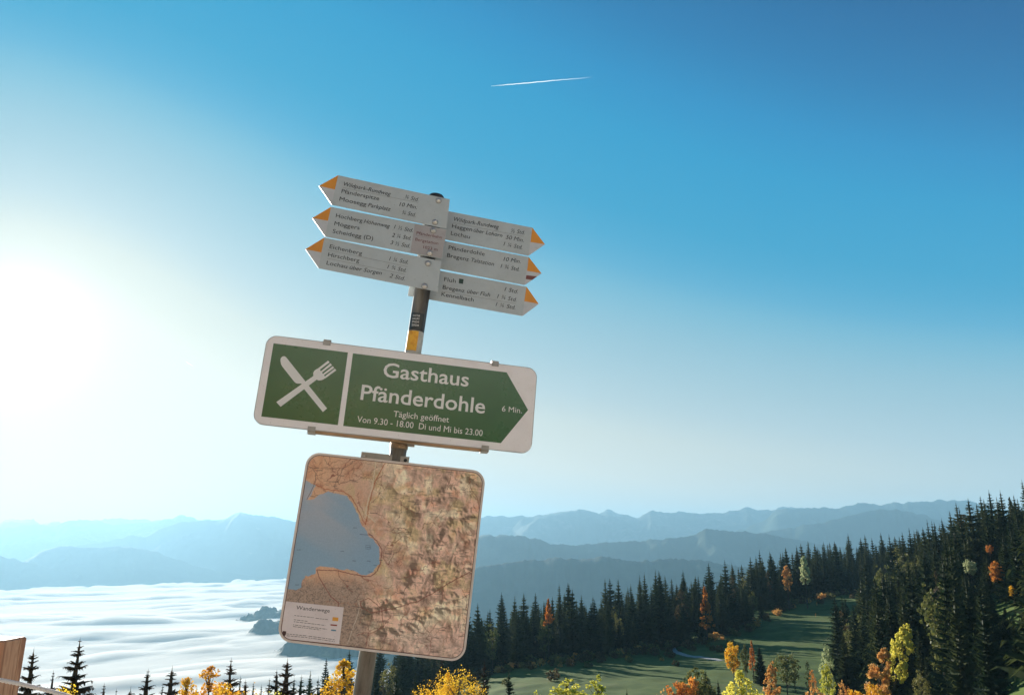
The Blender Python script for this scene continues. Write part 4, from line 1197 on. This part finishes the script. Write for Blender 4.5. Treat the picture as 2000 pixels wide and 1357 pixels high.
e5 = arrow_sign(FR, K2, [(100, 478), (1212, 690), (1343, 857), (1172, 975), (70, 762)], [(1212, 690), (1343, 857), (1196, 832)], [(1212, 690), (1343, 857), (1172, 975)], None,
    'middle right pointing grey sign for Pfänderdohle with brown striped tip',
    [('Pfänderdohle', (395, 612), (762, 680), 0), ('10 Min.', (955, 728), (1130, 756), 1), ('Bregenz', (380, 690), (600, 735), 0), ('Talstation', (625, 738), (858, 782), 1), ('1 ¾ Std.', (925, 800), (1115, 836), 1)],
    [], [])
part_prism('arrow_tip', [FR.loc(*K2(*p)) for p in [(1189, 876), (1300, 888), (1248, 925), (1182, 915)]], .0019, .0022, M['tipbrown'], e5)
e6 = arrow_sign(FR, K2, [(30, 778), (1190, 992), (1315, 1168), (1150, 1290), (-18, 1082)], [(1190, 992), (1315, 1168), (1168, 1140)], [(1190, 992), (1315, 1168), (1150, 1290)], None,
    'lowest right pointing grey sign for Fluh and Kennelbach',
    [('Fluh', (350, 935), (468, 955), 0), ('1 Std.', (965, 1035), (1100, 1063), 1), ('Bregenz', (335, 1015), (558, 1055), 0), ('über Fluh', (583, 1057), (818, 1096), 1), ('1 ¾ Std.', (890, 1108), (1087, 1146), 1), ('Kennelbach', (322, 1086), (650, 1146), 0), ('1 ¼ Std.', (875, 1190), (1075, 1225), 1)],
    [], [((328, 1040), (1085, 1165))])
part_prism('green_square', [FR.loc(*K2(*p)) for p in [(505, 910), (550, 917), (543, 965), (500, 957)]], .0017, .0021, M['darkgreen'], e6)
# pole clamps for the direction signs
for (e_, px, py, side) in ((e1, 855, 400, 1), (e1, 850, 432, 1), (e2, 845, 449, 1), (e2, 838, 498, 1), (e3, 835, 511, 1), (e3, 828, 556, 1), (e4, 851, 425, -1), (e5, 843, 485, -1), (e6, 831, 548, -1)):
    h = along(px, py)
    V, Fc = tube([(0, 0, h - .008), (0, 0, h + .008)], [pole_r + .003] * 2, 28)
    V += [Vector((x, y, h + z)) for x in (-.012, .012) for y in ((-.046, -.030) if side > 0 else (.030, .037)) for z in (-.008, .008)]
    i = 56; Fc += [tuple(i + k for k in f) for f in ((0, 1, 3, 2), (4, 6, 7, 5), (0, 4, 5, 1), (2, 3, 7, 6), (0, 2, 6, 4), (1, 5, 7, 3))]
    V = [root.matrix_basis @ v if False else (PM @ v + bot) for v in V]
    mi_ = e_.matrix_world.inverted() if False else Matrix(((FL if side > 0 else FR).matrix())).inverted()
    V = [mi_ @ v for v in V]
    V = [Vector((v.x, v.y, min(v.z, -.003) if side > 0 else max(v.z, .003))) if k >= 56 else v for k, v in enumerate(V)]
    link('clamp', mesh('clamp', V, Fc), e_, M['clampdark'])

# ------------------------------------------------------------------ restaurant sign
nG = (.182, -.983, .025)
FG = Frame((-.408, 2.875, .536), nG, xa=(.98, .18, -.086))
e = FG.empty('restaurant_sign')
tag(e, 'large white bordered green sign with knife and fork, reading Gasthaus Pfänderdohle', 'sign')
part_prism('panel', rrect(-.5, -.1618, .5, .1618, .036, 8), -.0015, .0015, M['signwhite'], e)
# a thin rolled rim runs round the sheet
def rim(parent, x0, y0, x1, y1, r, wd, z0, z1, m_, name='rim', k=8):
    A = rrect(x0, y0, x1, y1, r, k); B = rrect(x0 + wd, y0 + wd, x1 - wd, y1 - wd, max(r - wd, .001), k)
    N = len(A); V = [(x, y, z0) for x, y in A] + [(x, y, z1) for x, y in A] + [(x, y, z1) for x, y in B] + [(x, y, z0) for x, y in B]
    Fc = []
    for i in range(N):
        j = (i + 1) % N
        Fc += [(i, j, N + j, N + i), (N + i, N + j, 2 * N + j, 2 * N + i), (2 * N + i, 2 * N + j, 3 * N + j, 3 * N + i), (3 * N + i, 3 * N + j, j, i)]
    return link(name, mesh(name, V, Fc), parent, m_)
rim(e, -.502, -.1638, .502, .1638, .038, .0016, -.007, .0022, M['galv'])
def K3(x, y): return (480 + x / 5.427, 640 + y / 5.427)
def K4(x, y): return (760 + x / 5.427, 660 + y / 5.427)
part_prism('green_field', [FG.loc(*K3(*p)) for p in [(295, 166), (1083, 263), (976, 1031), (165, 940)]], .0016, .0019, M['signgreen'], e)
part_prism('green_arrow', [FG.loc(*K3(1136, 272)), FG.loc(*K4(1245, 365)), FG.loc(*K4(1472, 763)), FG.loc(*K4(1183, 1113)), FG.loc(*K3(1033, 1040))], .0016, .0019, M['signgreen'], e)
kn = [(368, 350), (370, 330), (378, 315), (392, 305), (406, 302), (420, 307), (432, 318), (655, 598), (862, 855), (818, 893), (606, 634), (590, 592), (548, 592), (530, 586), (515, 573), (385, 408), (374, 385)]
part_prism('knife_symbol', [FG.loc(*K3(*p)) for p in kn], .0020, .0023, M['printwhite'], e)
fk = [(325, 788), (716, 513), (716, 480), (724, 462), (740, 447), (772, 428), (872, 350), (890, 368), (786, 446), (797, 462), (898, 378), (914, 398), (808, 476), (819, 490), (922, 408), (938, 426), (829, 504), (838, 517), (944, 434), (960, 452), (852, 531), (818, 551), (796, 558), (775, 560), (752, 551), (370, 838)]
part_prism('fork_symbol', [FG.loc(*K3(*p)) for p in fk], .0024, .0027, M['printwhite'], e)
W_ = M['printwhite']
lettering(e, FG, 'Gasthaus', (747.5, 735.5), (914.5, 755), 27.5, W_, z=.0023, fat=.012)
lettering(e, FG, 'Pfänderdohle', (703.5, 780), (946.5, 807.5), 29, W_, z=.0023, fat=.012)
lettering(e, FG, 'Täglich geöffnet', (768, 813.5), (876.5, 825), 11.5, W_, z=.0023)
lettering(e, FG, 'Von 9.30 - 18.00  Di und Mi bis 23.00', (697, 824), (942, 851.5), 12, W_, z=.0023)
lettering(e, FG, '6 Min.', (980, 803), (1019, 807), 10.5, W_, z=.0023)
x0, _ = FG.loc(601, 838); x1, _ = FG.loc(956, 875)
boxes('rail', [(x0, -.171, -.040, x1, -.156, -.012)], M['bronze'], e)
boxes('rail', [(x0 + .01, .150, -.040, x1 + .015, .160, -.012)], M['galv'], e)
for (px, py, up) in ((639, 668, 1), (967, 711, 1), (609, 835, -1), (947.5, 873, -1)):
    cx_, _ = FG.loc(px, py); s = up
    ed = .1638 * s
    bl = []
    def bb(ya, yb, za, zb): bl.append((cx_ - .0135, min(ya, yb), za, cx_ + .0135, max(ya, yb), zb))
    bb(ed - s * .012, ed + s * .001, .0026, .0050)      # lip over the face
    bb(ed + s * .0012, ed + s * .004, -.046, .0050)     # over the edge
    bb(ed + s * .0042, ed + s * .011, -.040, -.004)
    boxes('clip', bl, M['galv'], e)
h = along(780, 871)
V, Fc = tube([(0, 0, h - .010), (0, 0, h + .010)], [pole_r + .003] * 2, 28)
mi_ = FG.matrix().inverted()
link('clamp', mesh('clamp', [mi_ @ (PM @ v + bot) for v in V], Fc), e, M['bronze'])
a = np.array(FG.loc(807, 866))
boxes('bracket', [(a[0] - .02, a[1] - .004, -.06, a[0] + .008, a[1] + .005, -.045)], M['galv'], e)

# ------------------------------------------------------------------ map board
FM = Frame((-.453, 2.910, -.028), (.012, -1.0, -.022), xa=(.994, .014, -.108))
e = FM.empty('map_board')
tag(e, 'square hiking map board with lake and relief map and a Wanderwege legend', 'map board')
hw, hh_ = .325, .326
m, n, b = mat('printed map')
at_ = n.nodes.new('ShaderNodeAttribute'); at_.attribute_name = 'print'; at_.attribute_type = 'GEOMETRY'
n.links.new(at_.outputs['Color'], b.inputs['Base Color'])
b.inputs['Roughness'].default_value = .33; b.inputs['Specular IOR Level'].default_value = .5
M['map'] = m
M['mapwhite'] = enamel('map board rim', (.66, .56, .50), (.54, .44, .38), .4)
part_prism('panel', rrect(-hw, -hh_, hw, hh_, .048, 10), -.0022, .0012, M['mapwhite'], e)
rim(e, -hw - .001, -hh_ - .001, hw + .001, hh_ + .001, .049, .0075, -.011, .0042, M['mapwhite'], 'rim', 10)
rim(e, -hw + .0066, -hh_ + .0066, hw - .0066, hh_ - .0066, .0415, .0022, .0013, .0022, simple('brown border line', (.16, .07, .05), .5), 'border_line', 10)
# the print itself, coloured point by point
iw, ih = hw - .0088, hh_ - .0088
NX, NY = 440, 440
gx = np.linspace(-iw, iw, NX); gy = np.linspace(-ih, ih, NY)
QX, QY = np.meshgrid(gx, gy, indexing='ij')
P3 = FM.T + QX[..., None] * FM.x + QY[..., None] * FM.y
dpt = P3[..., 1] * CP + P3[..., 2] * SP; upp = -P3[..., 1] * SP + P3[..., 2] * CP
KX = (1000 + F * P3[..., 0] / dpt - 530) * 3.155; KY = (678.5 - F * upp / dpt - 870) * 3.155
def inpoly(x, y, P):
    r_ = np.zeros(x.shape, bool); n_ = len(P); j = n_ - 1
    for i in range(n_):
        xi, yi = P[i]; xj, yj = P[j]
        if yi != yj:
            c_ = ((yi > y) != (yj > y)) & (x < (xj - xi) * (y - yi) / (yj - yi) + xi)
            r_ ^= c_
        j = i
    return r_
def pdist(x, y, P):
    d = np.full(x.shape, 1e9)
    for (x0_, y0_), (x1_, y1_) in zip(P[:-1], P[1:]):
        dx, dy = x1_ - x0_, y1_ - y0_; L2 = dx * dx + dy * dy + 1e-9
        t = np.clip(((x - x0_) * dx + (y - y0_) * dy) / L2, 0, 1)
        d = np.minimum(d, np.hypot(x - x0_ - t * dx, y - y0_ - t * dy))
    return d
wob = lambda s_, a_, sd: (fbm(KX / s_, KY / s_, sd, 3) - .5) * a_
LX = KX + wob(40, 22, 201); LY = KY + wob(40, 22, 207)
lake = inpoly(LX, LY, [(60, 200), (205, 205), (240, 232), (268, 245), (262, 268), (245, 300), (225, 330), (262, 328), (300, 300), (350, 284), (420, 294), (470, 318), (500, 355), (520, 400), (545, 450), (560, 490), (585, 520), (600, 550), (640, 590), (665, 620), (672, 670), (660, 730), (630, 780), (590, 795), (540, 785), (500, 770), (400, 755), (300, 745), (270, 750), (266, 785), (232, 798), (205, 800), (185, 865), (150, 885), (60, 882)])
# heights of the printed relief, ridges running from lower left to upper right
u_ = (KX * .77 - KY * .64); v_ = (KX * .64 + KY * .77)
hgt = (1 - np.abs(2 * fbm(v_ / 150 + wob(120, .8, 211), u_ / 330, 213, 5) - 1)) * 1.0 + .35 * fbm(v_ / 40, u_ / 70, 217, 4)
east = np.clip((KX - 520 - (KY - 700) * .1) / 350, 0, 1) * np.clip((KY + 250) / 420, 0.25, 1)
east = np.maximum(east, np.clip((KY - 780) / 200, 0, 1) * np.clip((KX - 500) / 80, 0, 1))
for line, wd_, am in (([(1240, 400), (1150, 450), (1100, 540), (1010, 640), (940, 700), (900, 780), (860, 880), (790, 930), (720, 990), (600, 985)], 34, 1.3),
                      ([(1230, 180), (1150, 215), (1060, 290), (960, 380), (870, 400)], 26, .7),
                      ([(1250, 735), (1100, 830), (960, 900), (790, 960), (700, 975)], 22, .7),
                      ([(1160, 930), (1050, 980), (960, 1030), (880, 1085), (790, 1112), (700, 1135)], 26, 1.3),
                      ([(1250, 600), (1180, 680), (1100, 740), (1010, 800)], 30, .6)):
    dd_ = pdist(KX + wob(60, 50, 221), KY + wob(60, 50, 223), line)
    hgt = hgt + am * np.exp(-(dd_ / wd_) ** 2)
gxx, gyy = np.gradient(hgt)
shade = np.clip(1 + (gxx * .75 + gyy * .66) * -14.0 * (.35 + east), .36, 1.4)
shade = np.where(east > .02, 1 + (shade - 1) * np.clip(east * 1.1 + .12, 0, 1), 1)
def lerp(a_, b_, t_): return a_ * (1 - t_[..., None]) + b_ * t_[..., None]
cA = np.array([.52, .33, .22]); cB = np.array([.47, .33, .27]); cG = np.array([.46, .37, .22]); cL = np.array([.60, .54, .42]); cU = np.array([.25, .20, .17]); cP = np.array([.50, .38, .34])
col = lerp(np.broadcast_to(cA, KX.shape + (3,)), cB, np.clip((KX - 300) / 400, 0, 1))
nz = fbm(KX / 95, KY / 95, 231, 4)
col = lerp(col, cG, np.clip((nz - .52) * 5, 0, 1) * np.clip((KX - 420) / 120, 0, 1) * .85)
col = lerp(col, cL, np.clip((fbm(KX / 80, KY / 70, 237, 4) - .55) * 6, 0, 1) * east * .9)
col = lerp(col, cL, np.exp(-(pdist(KX, KY, [(1230, 960), (1100, 1020), (950, 1110), (800, 1180)]) / 55) ** 2) * .9)
col = lerp(col, np.array([.42, .20, .12]), np.clip((fbm(KX / 60, KY / 60, 239, 3) - .58) * 5, 0, 1) * .5)
urb = np.clip((KY - 790) / 90, 0, 1) * np.clip((650 - KX) / 110, 0, 1)
sp_ = rng.random(KX.shape)
col = lerp(col, np.array([.30, .235, .20]), urb * .9)
col = lerp(col, cU * .55, urb * np.clip((fbm(KX / 7, KY / 7, 241, 2) - .5) * 6, 0, 1) * .7)
col = lerp(col, cP, np.clip((KY - 1060) / 120, 0, 1) * np.clip((KX - 600) / 200, 0, 1) * .6)
col = col * shade[..., None] * np.array([1.30, 1.19, 1.10])
grit = fbm(KX / 5, KY / 5, 251, 2)
col = col * (1 + (grit - .5) * .34)[..., None]
# lake
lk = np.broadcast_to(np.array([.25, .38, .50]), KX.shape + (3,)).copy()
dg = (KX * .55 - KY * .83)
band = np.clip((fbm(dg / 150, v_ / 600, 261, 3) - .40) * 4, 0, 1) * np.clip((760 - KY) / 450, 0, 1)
lk = lerp(lk, np.array([.42, .42, .46]), band * .95)  # pale diagonal streaks: a reflection on the lake painted into the print
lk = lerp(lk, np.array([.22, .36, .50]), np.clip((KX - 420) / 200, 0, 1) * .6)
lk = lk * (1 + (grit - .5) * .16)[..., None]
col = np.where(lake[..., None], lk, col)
# little towns, roads and shore lines
def paint(P, wd_, c_, al=1.0, wb=12, onlake=False, sd=271):
    x0_ = min(p[0] for p in P) - 30; x1_ = max(p[0] for p in P) + 30; y0_ = min(p[1] for p in P) - 30; y1_ = max(p[1] for p in P) + 30
    ms = (KX > x0_) & (KX < x1_) & (KY > y0_) & (KY < y1_)
    if not ms.any(): return
    kx, ky = KX[ms], KY[ms]
    d = pdist(kx + (fbm(kx / 22, ky / 22, sd, 3) - .5) * wb, ky + (fbm(kx / 22, ky / 22, sd + 5, 3) - .5) * wb, P)
    a_ = np.clip((wd_ - d) / 1.6, 0, 1) * al
    if not onlake: a_ = a_ * ~lake[ms]
    col[ms] = col[ms] * (1 - a_[:, None]) + np.array(c_) * a_[:, None]
red = (.24, .07, .05); brn = (.20, .10, .07); pal = (.62, .52, .42); blk = (.05, .04, .04)
q = random.Random(5)
for i in range(150):
    x, y = q.uniform(480, 1290), q.uniform(90, 1290)
    if i > 125: x, y = q.uniform(240, 520), q.uniform(90, 240)
    a = q.uniform(0, 6.28); P = [(x, y)]
    for k in range(q.randrange(4, 9)):
        a += q.uniform(-.8, .8); x += math.cos(a) * q.uniform(20, 46); y += math.sin(a) * q.uniform(20, 46); P.append((x, y))
    paint(P, q.choice((1.8, 2.2, 2.8)), q.choice((red, brn, red, brn, (.35, .16, .10))), q.uniform(.55, .95), 26, sd=271 + i % 7)
for i in range(40):
    x, y = q.uniform(110, 560), q.uniform(800, 1220); a = q.uniform(0, 3.1); l = q.uniform(30, 120)
    paint([(x, y), (x + math.cos(a) * l, y + math.sin(a) * l)], 1.6, q.choice((brn, blk, pal)), .6, 14)
paint([(215, 125), (250, 135), (275, 170), (270, 230), (235, 300), (220, 330)], 2.6, brn, 1, 4, True)
paint([(262, 238), (330, 268), (440, 280), (490, 310), (530, 380), (560, 450), (580, 485), (592, 430), (605, 350), (640, 220), (700, 110)], 3.2, (.42, .12, .05), 1, 8)
paint([(600, 540), (650, 585), (682, 640), (674, 720), (650, 775), (610, 806), (560, 803), (480, 785), (390, 767), (280, 765), (290, 800), (330, 870), (370, 930), (412, 965), (412, 1230)], 3.2, red, 1, 6)
paint([(645, 100), (625, 240), (598, 330), (580, 420), (640, 470)], 2.6, (.70, .62, .45), .9, 8)
paint([(545, 960), (540, 1010), (520, 1080), (480, 1190), (470, 1220)], 2.6, pal, .9, 8)
paint([(545, 960), (600, 940), (680, 1000), (690, 1120), (600, 1160), (580, 1240)], 3, red, .9, 10)
paint([(545, 955), (560, 1000), (620, 1030), (760, 1000), (900, 960), (1010, 900), (1120, 830), (1240, 770)], 3.6, red, .9, 12)
paint([(1220, 190), (1225, 260), (1270, 320), (1290, 420)], 3, red, .8, 12)
for i in range(190):
    x = q.uniform(230, 1280); y = q.uniform(80, 1270)
    l = q.uniform(12, 46)
    paint([(x, y), (x + l, y + l * .105)], q.choice((2.0, 2.6, 3.0)), blk, q.uniform(.55, .9), 3)
for x, y in ((170, 640), (437, 648), (600, 625), (510, 708), (600, 710), (640, 735), (500, 768), (560, 545), (515, 505), (160, 855), (610, 775)):
    paint([(x - 10, y), (x + 10, y + 2)], 2.4, (.05, .07, .10), .8, 4, True)
paint([(548, 545), (620, 552)], 2.4, (.05, .06, .10), .8, 3, True)
paint([(582, 612), (610, 612), (612, 638), (584, 638), (582, 612)], 1.8, (.06, .09, .13), .7, 10, True)
# blue tint of the hillside compass of valleys stays out; store the print
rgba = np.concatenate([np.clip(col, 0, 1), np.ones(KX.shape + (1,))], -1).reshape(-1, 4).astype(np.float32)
V = np.stack([QX, QY, np.full(QX.shape, .0014)], -1).reshape(-1, 3)
# leave the corners of the grid inside the rounded border
rc = .040
inx = np.abs(QX) - (iw - rc); iny = np.abs(QY) - (ih - rc)
okm = ~((inx > 0) & (iny > 0) & (np.hypot(inx, iny) > rc))
gf = grid_faces(NX, NY)
gf = gf[okm.ravel()[gf].all(1)]
me = mesh('map_print', V, gf)
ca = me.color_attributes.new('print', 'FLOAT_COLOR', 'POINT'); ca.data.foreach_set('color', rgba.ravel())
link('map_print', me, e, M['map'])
def K5(x, y): return (530 + x / 3.155, 870 + y / 3.155)
M['legend'] = enamel('legend paper', (.72, .62, .61), (.64, .54, .53), .4, scale=14)
lg = [(88, 957), (447, 995), (418, 1221), (100, 1190), (72, 1172), (62, 1150)]
LG = part_prism('legend', [FM.loc(*K5(*p)) for p in lg], .0016, .0020, M['legend'], e)
def K6(x, y): return (530 + x / 9.045, 1150 + y / 9.045)
lettering(LG, FM, 'Wanderwege', K6(440, 352), K6(1030, 412), 7.4, M['ink'], z=.0023)
segs = []
q = random.Random(3)
for (x0_, y0_, x1_, y1_) in ((410, 462, 755, 500), (785, 510, 1000, 535), (400, 535, 640, 565), (400, 570, 640, 600), (640, 598, 955, 637), (385, 625, 985, 705), (385, 655, 870, 718), (270, 785, 640, 822), (660, 825, 1120, 888), (270, 818, 640, 850), (660, 855, 1120, 922)):
    x = x0_
    while x < x1_:                      # broken into word lengths, too small in the photograph to read
        l = q.uniform(18, 70); x2 = min(x + l, x1_)
        f = lambda xx: (xx, y0_ + (y1_ - y0_) * (xx - x0_) / (x1_ - x0_))
        segs.append((K6(*f(x)), K6(*f(x2)))); x = x2 + 14
strokes(LG, FM, segs, .0021, simple('legend small print', (.20, .17, .16), .6), .0023, 'small_print')
for c_, pts_ in (((.72, .33, .05), [(1085, 490), (1188, 500), (1180, 565), (1078, 555)]), ((.28, .05, .03), [(1050, 615), (1165, 625), (1160, 650), (1046, 640)]), ((.10, .22, .30), [(1060, 708), (1148, 716), (1143, 740), (1056, 732)])):
    part_prism('legend_mark', [FM.loc(*K6(*p)) for p in pts_], .0022, .0024, simple('legend mark', c_, .5), LG)
part_prism('emblem', [FM.loc(*K6(*p)) for p in [(205, 735), (265, 742), (262, 790), (240, 825), (205, 815), (195, 780)]], .0022, .0024, simple('emblem brown', (.06, .02, .02), .5), LG)
# bracket plate above the board and clamps behind it
b0 = FM.loc(705, 881); b1 = FM.loc(797, 905)
br = boxes('bracket', [(b0[0], .300, -.018, b1[0], b0[1], -.013)], M['galv'], e)
x_, y_ = FM.loc(710.5, 891)
bolt(e, x_, y_, -.0128, .0035, M['steel'])
x_, y_ = FM.loc(791, 898)
bolt(e, x_, y_, -.0128, .005, M['clampdark'])
for (px, py) in ((772, 935), (725, 1235)):
    h = along(px, py)
    V, Fc = tube([(0, 0, h - .012), (0, 0, h + .012)], [pole_r + .003] * 2, 28)
    mi_ = FM.matrix().inverted()
    link('clamp', mesh('clamp', [mi_ @ (PM @ v + bot) for v in V], Fc), e, M['galv'])

# ------------------------------------------------------------------ wooden fence post and rope
m, n, b = mat('reddish weathered wood')
tc = n.nodes.new('ShaderNodeTexCoord'); mp = n.nodes.new('ShaderNodeMapping'); mp.inputs['Scale'].default_value = (9, 9, .9)
wv = n.nodes.new('ShaderNodeTexNoise'); wv.inputs['Scale'].default_value = 3.2; wv.inputs['Distortion'].default_value = 1.6; wv.inputs['Detail'].default_value = 6
n.links.new(tc.outputs['Object'], mp.inputs[0]); n.links.new(mp.outputs[0], wv.inputs['Vector'])
r_ = ramp(n, [(.3, (.28, .11, .055)), (.45, (.50, .24, .13)), (.55, (.62, .34, .20)), (.7, (.44, .20, .11))])
n.links.new(wv.outputs['Fac'], r_.inputs[0]); n.links.new(r_.outputs[0], b.inputs['Base Color']); b.inputs['Roughness'].default_value = .7
bp = n.nodes.new('ShaderNodeBump'); bp.inputs['Strength'].default_value = .35; bp.inputs['Distance'].default_value = .003
n.links.new(wv.outputs['Fac'], bp.inputs['Height']); n.links.new(bp.outputs[0], b.inputs['Normal'])
M['wood'] = m
def fence_post(tip, foot, wd, label):
    tip = Vector(tip); foot = Vector(foot); a_ = (tip - foot); L = a_.length; a_.normalize()
    e = empty('fence_post', foot); e.rotation_euler = a_.to_track_quat('Z', 'Y').to_euler()
    # cross section with chamfered corners and a drying crack in the side that faces the camera
    tag(e, label, 'fence post')
    h_ = wd / 2; c_ = .006
    sec = [(-h_ + c_, -h_), (h_ * .42 - .0016, -h_), (h_ * .42 + .001, -h_ + .02), (h_ * .42 + .0022, -h_), (h_ - c_, -h_), (h_, -h_ + c_), (h_, h_ - c_), (h_ - c_, h_), (-h_ + c_, h_), (-h_, h_ - c_), (-h_, -h_ + c_)]
    nz_ = 14; V = []; Fc = []; N = len(sec)
    q = random.Random(9)
    for i in range(nz_ + 1):
        z = L * i / nz_; wob_ = [(q.uniform(-.0006, .0006), q.uniform(-.0006, .0006)) for _ in sec]
        for (x, y), (dx, dy) in zip(sec, wob_): V.append((x + dx, y + dy, z))
    for x, y in sec: V.append((x * .93, y * .93, L + .005))
    nz_ += 1
    for i in range(nz_):
        for k in range(N):
            k2 = (k + 1) % N; Fc.append((i * N + k, i * N + k2, (i + 1) * N + k2, (i + 1) * N + k))
    Fc.append(tuple(nz_ * N + k for k in range(N))); Fc.append(tuple(range(N))[::-1])
    me = mesh('post', V, Fc)
    link('post', me, e, M['wood'])
    return e
tp = Vector(at(30, 1249, 2.42)); ft = Vector(at(-74, 1900, 2.42)); ft = tp + (ft - tp) * ((-1.75 - tp.z) / (ft.z - tp.z))
off_ = Vector((-.056, 0, 0))
fence_post(tp + off_, ft + off_, .115, 'reddish brown squared wooden fence post at the left edge with a long crack')
fence_post((.62, 2.0, -.92), (.62, 2.0, -1.8), .11, 'reddish wooden fence post at the far end of the rope below the frame')
rp = [at(-160, 1318, 2.36), at(-60, 1320, 2.35), at(0, 1327, 2.345), at(40, 1335, 2.34), at(85, 1345.5, 2.33), at(130, 1357.5, 2.31), at(260, 1400, 2.26), at(500, 1490, 2.15), np.array([.2, 2.02, -.97]), np.array([.555, 1.99, -1.0])]
rp = np.array(rp)
tt = np.linspace(0, len(rp) - 1, 260)
cen = np.stack([np.interp(tt, np.arange(len(rp)), rp[:, k]) for k in range(3)], 1)
for _ in range(14): cen[1:-1] = (cen[:-2] + 2 * cen[1:-1] + cen[2:]) / 4
root_r = bpy.data.objects.new('rope', None); C.objects.link(root_r)
tag(root_r, 'pale twisted rope running from the wooden post down to the bottom edge', 'rope')
rm = simple('rope fibre', (.78, .70, .64), .85, var=.15, scale=400, bump=.6)
cl = np.concatenate([[0], np.cumsum(np.linalg.norm(np.diff(cen, axis=0), axis=1))])
ss = np.arange(0, cl[-1], .003)
cc = np.stack([np.interp(ss, cl, cen[:, k]) for k in range(3)], 1)
for st in range(3):
    P = []
    for i, p in enumerate(cc):
        d = Vector(cc[min(i + 1, len(cc) - 1)] - cc[max(i - 1, 0)]).normalized(); u = d.cross(Vector((0, 0, 1))).normalized(); v = u.cross(d)
        a = ss[i] / .032 * 6.283 + st * 2.094
        P.append(Vector(p) + (u * math.cos(a) + v * math.sin(a)) * .0028)
    link('strand', mesh('strand', *tube(P, [.0033] * len(P), 6), True), root_r, rm)
